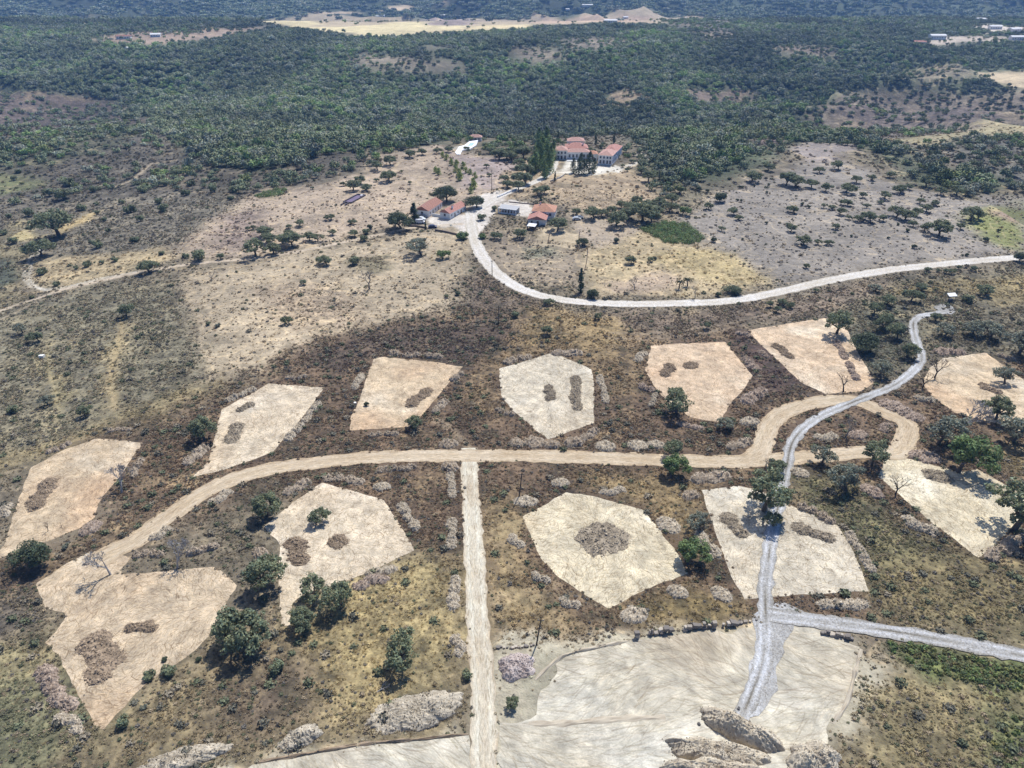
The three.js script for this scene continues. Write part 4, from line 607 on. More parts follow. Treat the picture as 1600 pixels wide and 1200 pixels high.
// groups of trees that nothing tells apart
const CLUMPS = [
  ['o', 'tree of the dark clump on the spur', 'trees of the clump on the spur', [388, 360, 10, 396, 358, 10, 412, 370, 27, 400, 401, 38, 428, 397, 28, 457, 386, 34, 450, 357, 10, 468, 353, 17, 448, 366, 12, 420, 380, 24, 484, 376, 22, 497, 377, 19, 442, 380, 22]],
  ['o', 'oak of the clump above the ruin', 'trees of the clump above the ruin', [552, 298, 26, 572, 297, 17, 608, 284, 26, 577, 294, 9, 588, 284, 9, 536, 291, 9, 627, 270, 7, 641, 288, 8, 563, 288, 20, 488, 296, 8]],
  ['i', 'young tree in the rows behind the barns', 'young trees in the planted rows', [681, 270, 9, 686, 273, 9, 698, 250, 9, 706, 258, 9, 713, 259, 9, 712, 269, 10, 724, 263, 11, 717, 275, 11, 719, 282, 11, 740, 288, 11, 742, 278, 9, 735, 272, 9, 741, 295, 11, 692, 246, 8, 728, 270, 10, 736, 302, 9]],
  ['t', 'dark conifer before the red-roofed house', 'conifers in front of the house', [896, 270, 11, 904, 273, 12, 912, 272, 12, 921, 271, 15, 928, 268, 10, 908, 262, 11]],
  ['p', 'tall green tree left of the red-roofed house', 'green trees left of the house', [842, 240, 19, 848, 250, 20, 855, 257, 21, 846, 264, 19, 858, 270, 16, 861, 262, 15, 853, 238, 18, 850, 278, 15, 842, 252, 18, 836, 270, 20, 864, 250, 14]],
  ['o', 'dark rounded tree beside the bend of the driveway', 'trees beside the driveway', [822, 288, 32, 826, 274, 30, 810, 296, 20, 840, 306, 20, 850, 303, 18, 794, 294, 18, 832, 262, 26, 812, 262, 22, 800, 252, 24, 780, 250, 24, 818, 248, 26, 840, 246, 20]],
  ['c', 'thin cypress near the red-roofed house', 'cypresses behind the house', [930.5, 226, 4.4, 959, 226, 4, 872, 222, 4, 867, 283, 3.5, 905, 213, 4]],
  ['o', 'oak scattered over the grey slope above the white road', 'oaks on the grey slope', [1107, 327, 17, 1147, 336, 17, 1154, 344, 13, 1128, 361, 12, 1175, 284, 26, 1200, 267, 19, 1228, 290, 28, 1244, 294, 30, 1268, 293, 20, 1290, 299, 19, 1241, 333, 18, 1287, 325, 11, 1230, 353, 9, 1236, 362, 17, 1255, 383, 25, 1278, 382, 13, 1292, 383, 14, 1260, 419, 12, 1305, 358, 14, 1327, 343, 11, 1340, 346, 17, 1360, 347, 24, 1380, 346, 14, 1400, 340, 30, 1414, 343, 24, 1432, 337, 17, 1447, 331, 20, 1383, 311, 21, 1407, 301, 21, 1348, 309, 14, 1322, 300, 26, 1427, 354, 15, 1444, 361, 17, 1467, 369, 40, 1500, 358, 15, 1516, 345, 34, 1528, 342, 22, 1447, 292, 26, 1470, 305, 20, 1495, 306, 26, 1325, 322, 18, 1312, 335, 15, 1300, 328, 13, 1354, 325, 11, 1376, 318, 10, 1338, 285, 16, 1362, 282, 14, 1390, 278, 16, 1420, 296, 14, 1310, 265, 20, 1280, 270, 16, 1436, 318, 14, 1460, 320, 14]],
  ['B', 'small dark bush or burnt stump dotted over the grey slope', 'bushes on the grey slope', [1115, 378, 9, 1139, 281, 5, 1156, 294, 5, 1160, 294, 5, 1178, 292, 4, 1201, 290, 5, 1198, 302, 5, 1152, 314, 5, 1158, 315, 5, 1253, 321, 6, 1263, 325, 6, 1197, 350, 5, 1160, 375, 4, 1105, 300, 6, 1428, 388, 8, 1330, 370, 5, 1388, 373, 5, 1510, 400, 6, 1540, 377, 9, 1560, 362, 6, 1403, 352, 5, 1418, 362, 7, 1125, 316, 20, 1092, 298, 8, 1410, 300, 6]],
  ['o', 'small tree on the near verge of the white road at the right', 'roadside trees right', [1448, 425, 12, 1465, 424, 8, 1478, 427, 12, 1487, 428, 13, 1498, 421, 10, 1520, 423, 12, 1224, 478, 16, 1213, 488, 13, 1236, 481, 12, 1204, 480, 11, 1275, 456, 9, 1073, 484, 5]],
  ['b', 'low tree dotted over the heath of the left slope', 'trees on the left slope', [180, 408, 13, 138, 416, 15, 68, 428, 18, 90, 446, 13, 50, 466, 9, 160, 412, 9, 155, 386, 20, 143, 380, 10, 252, 398, 12, 165, 345, 10, 153, 335, 9, 205, 332, 22, 128, 328, 18, 100, 312, 26, 78, 306, 18, 45, 338, 18, 15, 340, 10, 152, 320, 10, 30, 270, 10, 22, 282, 10, 255, 330, 20, 250, 318, 14, 290, 305, 16, 335, 300, 16, 365, 300, 18, 300, 290, 14, 275, 275, 14, 330, 280, 12, 360, 312, 12, 190, 318, 12, 220, 345, 13, 170, 362, 10, 210, 378, 16, 110, 290, 20, 145, 300, 14, 225, 300, 16, 260, 290, 12, 8, 366, 14, 22, 380, 16, 120, 420, 10]],
  ['o', 'oak near the white pool terrace', 'trees by the terrace', [682, 240, 14, 700, 238, 14, 727, 234, 9, 768, 240, 16, 780, 245, 18, 792, 248, 20, 758, 232, 16, 805, 240, 18, 660, 242, 16, 640, 246, 18, 610, 258, 24, 590, 266, 22, 760, 262, 9, 765, 276, 8, 752, 277, 5, 790, 284, 16]],
  ['o', 'tree of the wood strip right of the cottage', 'trees of the wood strip', [940, 338, 20, 955, 335, 20, 975, 338, 22, 985, 331, 26, 1010, 330, 26, 1025, 337, 26, 1030, 321, 24, 1046, 331, 24, 1050, 317, 22, 995, 320, 22, 970, 325, 20, 1018, 346, 24]],
  ['o', 'tree of the garden round the red-roofed house', 'garden trees', [884, 218, 10, 879, 226, 9, 889, 222, 12, 922, 236, 9, 928, 238, 8, 938, 232, 9, 942, 228, 9, 973, 262, 8, 980, 268, 9, 986, 255, 10, 990, 244, 9, 978, 244, 7, 998, 250, 9, 966, 246, 7, 1013, 283, 22, 1003, 272, 18, 1040, 285, 16]],
];
const WHERE = {
  'oaks on the grey slope': (x, y, w) => [(w > 22 ? 'wide' : w > 15 ? 'middling' : 'small') + ' oak on the grey slope, ' + (x < 1165 ? 'at its left end above the bramble thicket' : x > 1420 ? (y > 340 ? 'right part, above the white road' : 'upper right, against the woods') : y < 312 ? (x < 1300 ? 'along its top left against the woods' : 'along its top right against the woods') : x < 1300 ? (y < 350 ? 'in its middle left' : 'low on its left, above the white road') : (y < 335 ? 'in its middle right' : 'in the loose row across its right half'))],
  'trees on the left slope': (x, y, w) => [(w > 17 ? 'wide' : 'small') + ' tree in the heath of the left slope, ' + (y > 395 ? 'round the white bend of the track' : x < 60 ? 'near the left edge' : x > 240 ? (y < 310 ? 'below the woods' : 'beside the bare spur') : y < 312 ? 'on its upper part' : 'between the straw patch and the spur')],
  'bushes on the grey slope': (x, y) => ['small dark bush or burnt stump on the grey slope, ' + (x < 1170 ? 'left end' : x < 1300 ? 'middle' : x < 1480 ? 'right half' : 'by the green grass')],
  'garden trees': (x, y) => [x > 995 ? 'rounded oak right of the garden of the red-roofed house' : x > 960 ? 'small tree on the pale court right of the red-roofed house' : x > 910 ? 'small tree inside the court of the red-roofed house' : 'garden tree at the back left of the red-roofed house'],
  'roadside trees right': (x) => [x > 1400 ? 'small tree on the near verge of the white road, right part' : 'small tree below the white road above the orange plots'],
  'trees beside the driveway': (x, y) => [x > 834 ? 'dark tree on the right of the driveway bend' : y > 280 ? 'dark tree on the left of the driveway bend' : 'dark tree up behind the driveway bend'],
};
function placeIn(list, i) { // where one stands in its group, and how big it is there
  const xs = list.filter((_, k) => k % 3 === 0), ys = list.filter((_, k) => k % 3 === 1), ws = list.filter((_, k) => k % 3 === 2), u = (xs[i] - Math.min(...xs)) / (Math.max(...xs) - Math.min(...xs)), v = (ys[i] - Math.min(...ys)) / (Math.max(...ys) - Math.min(...ys)), w = [...ws].sort((a, b) => a - b), big = ws[i] > w[Math.floor(w.length * 0.66)] ? 'large' : ws[i] < w[Math.floor(w.length * 0.33)] ? 'small' : 'middling';
  return big + ' one at the ' + (v < 0.33 ? 'upper ' : v > 0.67 ? 'lower ' : '') + (u < 0.25 ? 'far left' : u < 0.5 ? 'left centre' : u < 0.75 ? 'right centre' : 'far right');
}
for (const [kind, label0, group, list] of CLUMPS) for (let i = 0; i < list.length; i += 3) plantAt(kind === 'o' && i % 4 === 1 ? 's' : kind === 'b' && i % 3 === 1 ? 'o' : kind, list[i], list[i + 1], list[i + 2], WHERE[group]?.(list[i], list[i + 1], list[i + 2])[0] ?? label0 + ', ' + placeIn(list, i / 3), group);
// thickets: masses of leaves one could not count
function thicket(name, label, px, hue, h, per) {
  const w = pts(px), r = rng(px[0]), C = new Geo(), xs = w.map((p) => p[0]), ds = w.map((p) => p[1]), x0 = Math.min(...xs), x1 = Math.max(...xs), d0 = Math.min(...ds), d1 = Math.max(...ds), n = (x1 - x0) * (d1 - d0) / per;
  for (let i = 0; i < n; i++) { const x = lerp(x0, x1, r()), d = lerp(d0, d1, r()); if (!inside(w, x, d)) continue; const R = h * (0.5 + r() * 0.5); C.blob(x, H(x, d) + R * 0.35, -d, R, 46, 0.24, GREEN[hue].map((v) => v * (0.85 + 0.3 * r())), r, 0.7); }
  tag(mesh(name, C.build(), LEAF), label, null, null, 'stuff');
}
thicket('bramble_thicket', 'low green bramble thicket at the edge of the grey slope', [1000, 358, 1040, 347, 1072, 350, 1100, 372, 1085, 382, 1040, 380], 'fresh', 1.9, 1.3);
thicket('bramble_thicket', 'small green bramble thicket at the upper end of the bare spur', [398, 306, 430, 294, 448, 296, 440, 306, 405, 310], 'fresh', 1.6, 2.5);
thicket('bramble_thicket', 'bright green brambles along the lower side of the grey gravel track', [1378, 1004, 1420, 1004, 1500, 1024, 1600, 1046, 1700, 1068, 1700, 1090, 1600, 1080, 1500, 1062, 1440, 1046, 1400, 1024], 'olive', 0.75, 0.8);
thicket('bramble_thicket', 'green brambles at the lower right corner', [1560, 1120, 1700, 1110, 1700, 1240, 1590, 1230, 1550, 1170], 'olive', 0.6, 1.8);
// the woods
{
  const r = rng(21), far = [0, 1, 2].map((k) => { const q = rng(200 + k), C = new Geo(), n = 7; for (let i = 0; i < n; i++) { const a = q() * T2, e = Math.sqrt(q()) * (2.3 + k * 0.6); C.blob(Math.cos(a) * e, 2.6 + q() * 2.2 - e * 0.3, Math.sin(a) * e, 1.5 + q() * 0.7, 56, 0.5, [1, 1, 1], q, 0.8); } const T = new Geo(); return C.build(); });
  const hill = [0, 1].map((k) => { const q = rng(220 + k), C = new Geo(); for (let i = 0; i < 9; i++) { const a = q() * T2, e = Math.sqrt(q()) * 9; C.blob(Math.cos(a) * e, 3 + q() * 2, Math.sin(a) * e, 3.2 + q() * 1.5, 18, 1.7, [1, 1, 1], q, 0.8); } return C.build(); });
  const sets = [...far.map((g) => ({ g, m: [], c: [] })), ...hill.map((g) => ({ g, m: [], c: [] }))], M = new THREE.Matrix4(), Q = new THREE.Quaternion(), E = new THREE.Euler();
  const put = (k, x, d, s, c) => { M.compose(new THREE.Vector3(x, H(x, d) - 0.5, -d), Q.setFromEuler(E.set(0, r() * T2, 0)), new THREE.Vector3(s * (0.85 + r() * 0.3), s * (0.8 + r() * 0.4), s * (0.85 + r() * 0.3))); sets[k].m.push(M.clone()); sets[k].c.push(c); };
  for (let d = 420; d < 1760; d += 5.8 + d * 0.0012) { const step = 5.8 + d * 0.0012; for (let x = -0.735 * (d + 80) - 40; x < 0.735 * (d + 80) + 40; x += step) {
    const X = x + (r() - 0.5) * step, D = d + (r() - 0.5) * step, z = zoneAt(X, D); z.get(z.md, X, D, tmp2); const f = tmp2[0] / 255, cl = fbm(X / 45, D / 45, 2); if (f < 0.02 || r() > f * 1.05 * (f > 0.8 ? 1 : 0.8 + 1.4 * cl)) continue;
    const v = fbm(X / 110 + 20, D / 110, 2), t = r(), b = (0.92 + r() * 0.5) * (1 + 0.7 * v + 0.35 * noise(X / 420, D / 300)); let c = t < 0.18 ? GREEN.grey : t < 0.28 + v * 0.5 ? GREEN.fresh : GREEN.oak; if (t > 0.985 - Math.max(0, cl) * 0.25) c = GREEN.olive;
    put(r() * 3 | 0, X, D, (f > 0.8 ? 0.92 : 0.6) + r() * r() * 0.75, c.map((q) => q * b));
  } }
  for (let d = 1720; d < 4300; d += 19) for (let x = -0.735 * (d + 80) - 120; x < 0.735 * (d + 80) + 120; x += 19) {
    const X = x + (r() - 0.5) * 19, D = d + (r() - 0.5) * 19, z = zoneAt(X, D); z.get(z.md, X, D, tmp2); const f = tmp2[0] / 255, n = fbm(X / 160, D / 160, 3); if (r() > f * (0.88 + 0.5 * n)) continue;
    const b = (0.95 + r() * 0.5) * (1 + 0.4 * n); put(3 + (r() * 2 | 0), X, D, 0.8 + r() * 0.5, GREEN[r() < 0.25 ? 'grey' : 'oak'].map((q) => q * b));
  }
  sets.forEach((s, i) => { const im = new THREE.InstancedMesh(s.g, FARLEAF, s.m.length), c = new THREE.Color(); s.m.forEach((m, k) => { im.setMatrixAt(k, m); im.setColorAt(k, c.setRGB(...s.c[k])); }); im.name = numbered(i < 3 ? 'forest' : 'distant_forest'); im.castShadow = im.receiveShadow = true; tag(im, i < 3 ? 'dense oak woods filling the valley behind the farm' : 'hazy wooded hills far beyond the ridge', null, null, 'stuff'); scene.add(im); console.log(im.name, s.m.length); });
}
// ---------------------------------------------------------------- heaps of cut brush, brush left standing in the plots, spoil heaps
// brush pushed together by a machine: a few overlapping humps, asp metres long and 1 m wide
function pushed(seed, asp, flat, wide) {
  const r = rng(seed), lobes = [], n = Math.max(asp < 1.4 ? 5 : 3, Math.round(asp * (wide ? 3.2 : 1.7)));
  for (let i = 0; i < n; i++) lobes.push(asp < 1.4 ? [Math.cos(i * 2.4) * 0.22 * asp, Math.sin(i * 2.4) * 0.22, 0.36 + r() * 0.12, 0.34 + r() * 0.12, 0.65 + r() * 0.5] : [((i + 0.5) / n - 0.5) * asp * 0.82 + (r() - 0.5) * 0.25, (r() - 0.5) * 0.3, 0.3 + r() * 0.2, (wide ? 0.36 : 0.29) + r() * 0.16, (wide ? 0.85 : 0.65) + r() * (wide ? 0.2 : 0.5)]);
  return (x, z) => { let h = -1; const wx = x + 0.07 * noise(x * 7 + seed, z * 7) + 0.04 * noise(x * 17, z * 17 + seed), wz = z + 0.07 * noise(x * 7 + 30, z * 7 + seed) + 0.04 * noise(x * 17 + 9, z * 17); for (const [a, b, u, v, k] of lobes) { const q = ((wx - a) / u) ** 2 + ((wz - b) / v) ** 2; if (q < 1.3) h = Math.max(h, Math.sign(1 - q) * Math.pow(Math.abs(1 - q), 0.7) * k); } return h < -0.9 ? -1 : h * (1 + flat * (0.5 * noise(x * 9 + seed, z * 9) + 0.45 * noise(x * 22, z * 22 + seed))); };
}
function mound(field, asp, top, tones, seed) {
  const r = rng(seed), step = 0.055, nx = Math.ceil((asp + 0.5) / step), nz = Math.ceil(1.5 / step), id = new Int32Array((nx + 1) * (nz + 1)).fill(-1), pos = [], col = [], idx = [], hs = [];
  for (let j = 0; j <= nz; j++) for (let i = 0; i <= nx; i++) hs.push(field((i / nx - 0.5) * (asp + 0.5), (j / nz - 0.5) * 1.5));
  const vert = (i, j) => { const k = j * (nx + 1) + i; if (id[k] >= 0) return id[k]; const x = (i / nx - 0.5) * (asp + 0.5), z = (j / nz - 0.5) * 1.5, m = clamp(0.5 + 0.5 * noise(x * 8 + seed, z * 8) + 0.4 * noise(x * 20, z * 20) + 0.3 * (r() - 0.5)); pos.push(x, Math.max(-0.08, hs[k]) * top, z); col.push(...tones[0].map((v, c) => lerp(v, tones[1][c], m))); return (id[k] = pos.length / 3 - 1); };
  for (let j = 0; j < nz; j++) for (let i = 0; i < nx; i++) { const k = j * (nx + 1) + i; if (Math.max(hs[k], hs[k + 1], hs[k + nx + 1], hs[k + nx + 2]) <= 0) continue; const a = vert(i, j), b = vert(i + 1, j), c = vert(i, j + 1), e = vert(i + 1, j + 1); idx.push(a, c, b, b, c, e); }
  const g = new THREE.BufferGeometry(); g.setAttribute('position', new THREE.Float32BufferAttribute(pos, 3)); g.setAttribute('color', new THREE.Float32BufferAttribute(col, 3)); g.setIndex(idx); g.computeVertexNormals(); return g;
}
function twigs(field, seed, n, tones, top, asp, len = 0.11) {      // cut leafy bits and branches lying in every direction over and round a heap
  const r = rng(seed), G = new Geo();
  for (let i = 0, tries = 0; i < n && tries < n * 8; tries++) {
    const x = (r() - 0.5) * (asp + 0.5), z = (r() - 0.5) * 1.5, h = field(x, z); if (h < -0.45 || (h < 0 && r() < 0.35 - h)) continue; i++;
    const y = Math.max(0, h) * top * (0.92 + 0.3 * r()), m = r(), c = tones[0].map((v, k) => lerp(v, tones[1][k], m));
    if (i % 3) { G.leaf(x, y + 0.025, z, (r() - 0.5) * 2, 0.9, (r() - 0.5) * 2, 0.016 + r() * r() * 0.05, c, r); continue; }
    const b = r() * T2, l = len * (0.4 + r()), up = (r() - 0.3) * 0.14; G.tube([x, y, z], [x + Math.cos(b) * l, y + up, z + Math.sin(b) * l], 0.008, 0.004, 3); for (let k = 0; k < 18; k++) G.c.push(...c);
  }
  return G.build();
}
const HEAPMAT = new THREE.MeshStandardMaterial({ vertexColors: true, roughness: 1, side: THREE.DoubleSide });
const TONES = {
  brush: [[0.19, 0.145, 0.1], [0.48, 0.39, 0.285]], pink: [[0.19, 0.138, 0.102], [0.46, 0.36, 0.275]], pale: [[0.27, 0.22, 0.155], [0.56, 0.48, 0.36]], island: [[0.13, 0.096, 0.064], [0.4, 0.3, 0.2]], islandg: [[0.13, 0.105, 0.074], [0.4, 0.33, 0.235]],
  spoil: [[0.27, 0.23, 0.17], [0.56, 0.49, 0.375]], rubble: [[0.3, 0.235, 0.205], [0.56, 0.48, 0.43]], dirt: [[0.32, 0.265, 0.195], [0.56, 0.49, 0.37]],
};
const HEAPS = {}; for (const k of ['brush', 'pink', 'pale', 'island', 'islandg']) HEAPS[k] = [1.25, 1.5, 2.6, 4.4].map((asp, i) => {
  const t = TONES[k], isl = k.startsWith('island'), top = isl ? 0.3 : 0.42, g = new THREE.Group(), seed = 300 + i * 17 + k.length * 5, field = pushed(seed, asp, isl ? 1.0 : 0.8, isl);
  mesh('mound', mound(field, asp, top, t, seed), HEAPMAT, g);
  mesh('twigs', twigs(field, seed + 1, Math.round((isl ? 700 : 420) * asp), [t[0].map((v) => v * 0.75), t[1].map((v) => v * (isl ? 1.15 : 1.3))], top, asp), HEAPMAT, g).userData.kind = 'stuff';
  g.asp = asp; return g;
});
const hr = rng(41);
function heap(kind, name, label, category, x1, y1, x2, y2, width, high, group) {
  const a = P(x1, y1), b = P(x2, y2), L = Math.hypot(b[0] - a[0], b[1] - a[1]) * 1.12 + width * 0.25, x = (a[0] + b[0]) / 2, d = (a[1] + b[1]) / 2, q = L / width, pick = q < 1.5 ? 0 : q < 2 ? 1 : q < 3.6 ? 2 : 3, src = HEAPS[kind][pick], o = src.clone(), flip = hr() < 0.5 ? Math.PI : 0;
  o.name = numbered(name); o.position.set(...at(x, d, -0.05)); o.rotation.y = Math.atan2(b[1] - a[1], b[0] - a[0]) + flip; o.scale.set(L / src.asp, high ?? Math.min(width, 4) * (0.55 + hr() * 0.2), width); tag(o, label, category, group); scene.add(o); return o;
}
// [where, the two ends in the photograph, width in metres, tones]
const PILES = [
  ['above the upper edge of the leftmost plot', 172, 672, 206, 670, 2.6], ['low at the upper left edge of the leftmost plot', 74, 709, 110, 694, 3], ['at the upper right edge of the leftmost plot', 205, 746, 219, 716, 3], ['below the lower right corner of the leftmost plot', 131, 834, 151, 818, 3.2, 'pink'], ['pale, at the left edge of the picture beside the leftmost plot', 4, 806, 14, 790, 3, 'pale'],
  ['left of the pale two-patch plot, below its oak', 291, 722, 317, 702, 4.2], ['at the top left edge of the pale two-patch plot', 352, 628, 398, 608, 3, 'pale'], ['above the top edge of the pale two-patch plot', 446, 592, 479, 590, 2.8], ['upper half of the row right of the pale two-patch plot', 498, 628, 474, 660, 2.8, 'pale'], ['lower half of the row right of the pale two-patch plot', 468, 665, 446, 690, 3, 'pale'],
  ['small, at the top left corner of the tan plot above the junction', 610, 553, 621, 551, 3.4], ['long, along the top edge of the tan plot above the junction', 632, 555, 691, 557, 4], ['left of the tan plot above the junction', 566, 584, 556, 606, 3, 'pale'], ['low, at the right tip of the tan plot above the junction', 708, 594, 722, 586, 3.4], ['right of the tan plot above the junction', 678, 642, 694, 628, 3.4], ['low, along the bottom edge of the tan plot above the junction', 577, 680, 622, 677, 2.8], ['beside the T junction, above the tan road', 690, 696, 712, 693, 3.2],
  ['at the upper left of the six-sided plot', 788, 566, 828, 556, 5], ['at the upper right of the six-sided plot', 871, 551, 904, 552, 5], ['long and pale, right of the six-sided plot', 937, 588, 949, 631, 2.8, 'pale'], ['left of the lower left edge of the six-sided plot', 774, 640, 800, 650, 3], ['leftmost of the row below the six-sided plot', 800, 692, 814, 692, 3.6], ['second of the row below the six-sided plot', 824, 692, 848, 692, 4.2], ['low, below the bottom corner of the six-sided plot', 852, 696, 871, 694, 3], ['between the bottom corner of the six-sided plot and the road', 886, 695, 906, 688, 3.6], ['slanting, along the lower right edge of the six-sided plot', 908, 686, 929, 674, 3.4], ['round, fourth from the right of the row above the tan road', 936, 698, 956, 698, 4, 'pale'], ['round, third from the right of the row above the tan road', 985, 696, 1006, 696, 4, 'pale'], ['small, next to the dark oak on the verge above the tan road', 1016, 695, 1034, 695, 3, 'pale'],
  ['round and pale, left of the top of the five-sided orange plot', 994, 562, 1007, 552, 3.6, 'pale'], ['left of the five-sided orange plot', 1001, 602, 1016, 612, 3.4, 'pink'], ['pale, by the thin oak of the orange plot', 1017, 636, 1025, 616, 2.2, 'pale'], ['at the right tip of the five-sided orange plot', 1163, 562, 1184, 580, 4, 'pink'], ['above the right tip of the five-sided orange plot', 1186, 548, 1200, 558, 2.6, 'pink'], ['lower right of the five-sided orange plot', 1162, 630, 1188, 610, 5, 'pink'], ['long, along the bottom edge of the five-sided orange plot', 1061, 664, 1101, 670, 2.6, 'pink'], ['pale, left of the upper left part of the road loop', 1162, 661, 1181, 658, 3.4, 'pale'], ['in the corner where the loop leaves the tan road', 1140, 697, 1168, 690, 4],
  ['at the upper left corner of the orange plot by the loop', 1154, 520, 1174, 526, 3, 'pink'], ['upper part of the strip right of the orange plot by the loop', 1307, 534, 1322, 562, 3.2, 'pink'], ['lower part of the strip right of the orange plot by the loop', 1324, 566, 1338, 594, 3.2, 'pink'], ['tall grey-brown, above the left corner of the right edge plot', 1459, 550, 1500, 550, 5, 'pink'], ['at the far corner of the right edge plot', 1561, 556, 1581, 563, 3], ['pale, left of the lower left edge of the right edge plot', 1432, 622, 1457, 628, 3.2, 'pale'],
  ['inside the road loop, right of its bare tree', 1331, 682, 1349, 678, 3.6, 'pink'], ['inside the right end of the road loop', 1377, 672, 1390, 664, 3.2, 'pink'], ['inside the road loop beside the gravel track', 1277, 684, 1305, 684, 4, 'pale'], ['right of the road loop corner, below the grey oaks', 1428, 712, 1462, 716, 5, 'pink'], ['wide tangled, along the outside of the loop upper right side', 1376, 626, 1436, 652, 6.5, 'pink'],
  ['left of the pale lower right plot, below the grey-green oak', 1350, 762, 1374, 776, 3.6, 'pink'], ['along the left edge of the pale lower right plot', 1416, 812, 1456, 834, 4.2, 'pale'], ['grey, at the bottom corner of the pale lower right plot', 1540, 870, 1582, 855, 4.6, 'brush'], ['at the right edge below the broad oak', 1574, 852, 1602, 842, 4, 'brush'],
  ['wide and tangled, above the plot cut by the gravel track', 1090, 746, 1132, 744, 5.5], ['small, left of the top of the plot cut by the gravel track', 1071, 778, 1086, 770, 2.8], ['brown, along the upper right edge of the plot cut by the gravel track', 1252, 790, 1304, 816, 4], ['long and pale, right of the plot cut by the gravel track', 1326, 832, 1366, 896, 2.8, 'pale'], ['pale, just below the tan road right of the gravel track', 1240, 736, 1260, 742, 3.2, 'pale'], ['pale, below the bottom edge of the plot cut by the gravel track', 1286, 948, 1358, 944, 3.2, 'pale'],
  ['at the top left of the plot with the round heap', 866, 757, 884, 753, 3, 'pale'], ['pale, above the top edge of the plot with the round heap', 942, 770, 973, 767, 3, 'pale'], ['right of the plot with the round heap, above its green oak', 1034, 814, 1056, 828, 4, 'pale'], ['right of the bright green oak', 1092, 836, 1114, 868, 4.2, 'pale'], ['upper one left of the plot with the round heap', 808, 785, 834, 784, 3.4, 'pale'], ['lower one left of the plot with the round heap', 799, 838, 811, 854, 3, 'pale'], ['upper one below the lower left edge of the plot with the round heap', 834, 898, 853, 910, 2.6, 'pale'], ['lower one below the lower left edge of the plot with the round heap', 878, 938, 901, 949, 2.8, 'pale'], ['right beside the bottom point of the plot with the round heap', 978, 966, 1004, 958, 3.6, 'pale'], ['below the lower right edge of the plot with the round heap', 1048, 922, 1070, 928, 3, 'pale'], ['left of the foot of the plot cut by the gravel track', 1118, 922, 1138, 936, 3, 'pale'],
  ['topmost of the row left of the straight road', 694, 727, 712, 732, 3.4], ['second of the row left of the straight road', 704, 740, 708, 778, 2.6, 'pale'], ['third of the row left of the straight road', 707, 812, 706, 858, 3, 'pale'], ['fourth of the row left of the straight road', 709, 905, 707, 955, 2.8, 'pale'], ['lowest of the row left of the straight road', 714, 996, 719, 1022, 2.8, 'pale'],
  ['long, above the top of the five-sided plot', 510, 745, 568, 752, 4.4], ['long and thin, between the tan road and the five-sided plot', 588, 735, 648, 731, 2.8], ['round and pale, above the right part of the five-sided plot', 587, 762, 606, 760, 2.8, 'pale'], ['left of the top of the five-sided plot', 448, 768, 478, 754, 3.6], ['pale, right of the five-sided plot', 624, 788, 650, 828, 3.2, 'pale'], ['pale, along the lower right edge of the five-sided plot', 576, 898, 620, 888, 2.6, 'pale'], ['pinkish, below the lower right edge of the five-sided plot', 558, 914, 600, 904, 3.4, 'pink'], ['small, between the two dense oaks left of the five-sided plot', 400, 868, 414, 862, 3],
  ['above the top edge of the largest plot, left of its tall dead tree', 212, 866, 257, 864, 3.2], ['above the top edge of the largest plot, right of its tall dead tree', 298, 866, 334, 857, 3], ['along the lower verge of the tan road above the tall dead tree', 238, 842, 264, 828, 3, 'pale'], ['on the lower verge where the tan road begins to curve', 330, 786, 358, 770, 3.2, 'pale'], ['upper half of the row left of the largest plot point', 66, 1042, 88, 1078, 3.6, 'pink'], ['lower half of the row left of the largest plot point', 86, 1080, 106, 1108, 3.6, 'pink'], ['pale, beside the bottom point of the largest plot', 97, 1118, 124, 1140, 3, 'pale'],
];
for (const [where, x1, y1, x2, y2, w, tone] of PILES) heap(tone ?? 'brush', 'brush_pile', 'brush heap ' + where.replace(' of the plot with the round heap', ' of the round-heap plot').replace('below the bottom edge of the plot cut by the gravel track','below the plot cut by the gravel track'), 'brush pile', x1, y1, x2, y2, w * 1.15, undefined, 'heaps of cut brush round the plots');
const ISLANDS = [
  ['long brown brush patch on the leftmost plot', 52, 794, 78, 750, 4, 'island'], ['upper brown brush patch on the pale two-patch plot', 376, 640, 394, 632, 2.6, 'islandg'], ['lower brown brush patch on the pale two-patch plot', 356, 690, 370, 668, 4, 'islandg'], ['long slanting brown brush patch on the tan plot above the junction', 640, 633, 670, 608, 3.6, 'island'],
  ['short brush patch on the six-sided plot', 860, 625, 860, 604, 3, 'islandg'], ['long upright brush patch on the six-sided plot', 902, 640, 898, 587, 3, 'islandg'], ['low brown brush patch left of the round one on the five-sided orange plot', 1038, 588, 1048, 572, 3.4, 'island'], ['round brown brush patch on the five-sided orange plot', 1073, 574, 1086, 569, 3.4, 'island'], ['slanting brown brush patch on the orange plot by the loop', 1213, 540, 1238, 560, 3, 'island'],
  ['brown brush patch on the plot at the right edge', 1535, 603, 1559, 612, 3.2, 'island'], ['dark brush patch at the top of the pale plot below the loop', 1450, 740, 1482, 750, 4, 'islandg'], ['round brush patch left of the gravel track on the plot it cuts', 1138, 806, 1156, 832, 3.6, 'islandg'], ['long brush patch right of the gravel track on the plot it cuts', 1246, 822, 1290, 840, 3.6, 'islandg'], ['large round brush heap in the middle of the cream plot', 918, 845, 966, 840, 8, 'islandg'],
  ['small round brush patch on the pale five-sided plot', 518, 848, 538, 846, 3.6, 'island'], ['pale brown brush patch on the left side of the pale five-sided plot', 460, 846, 472, 880, 4, 'island'], ['large oval brush patch on the largest brown plot', 140, 1010, 162, 1050, 5.6, 'island'], ['small brush patch in the middle of the largest brown plot', 204, 984, 238, 980, 2.4, 'island'],
];
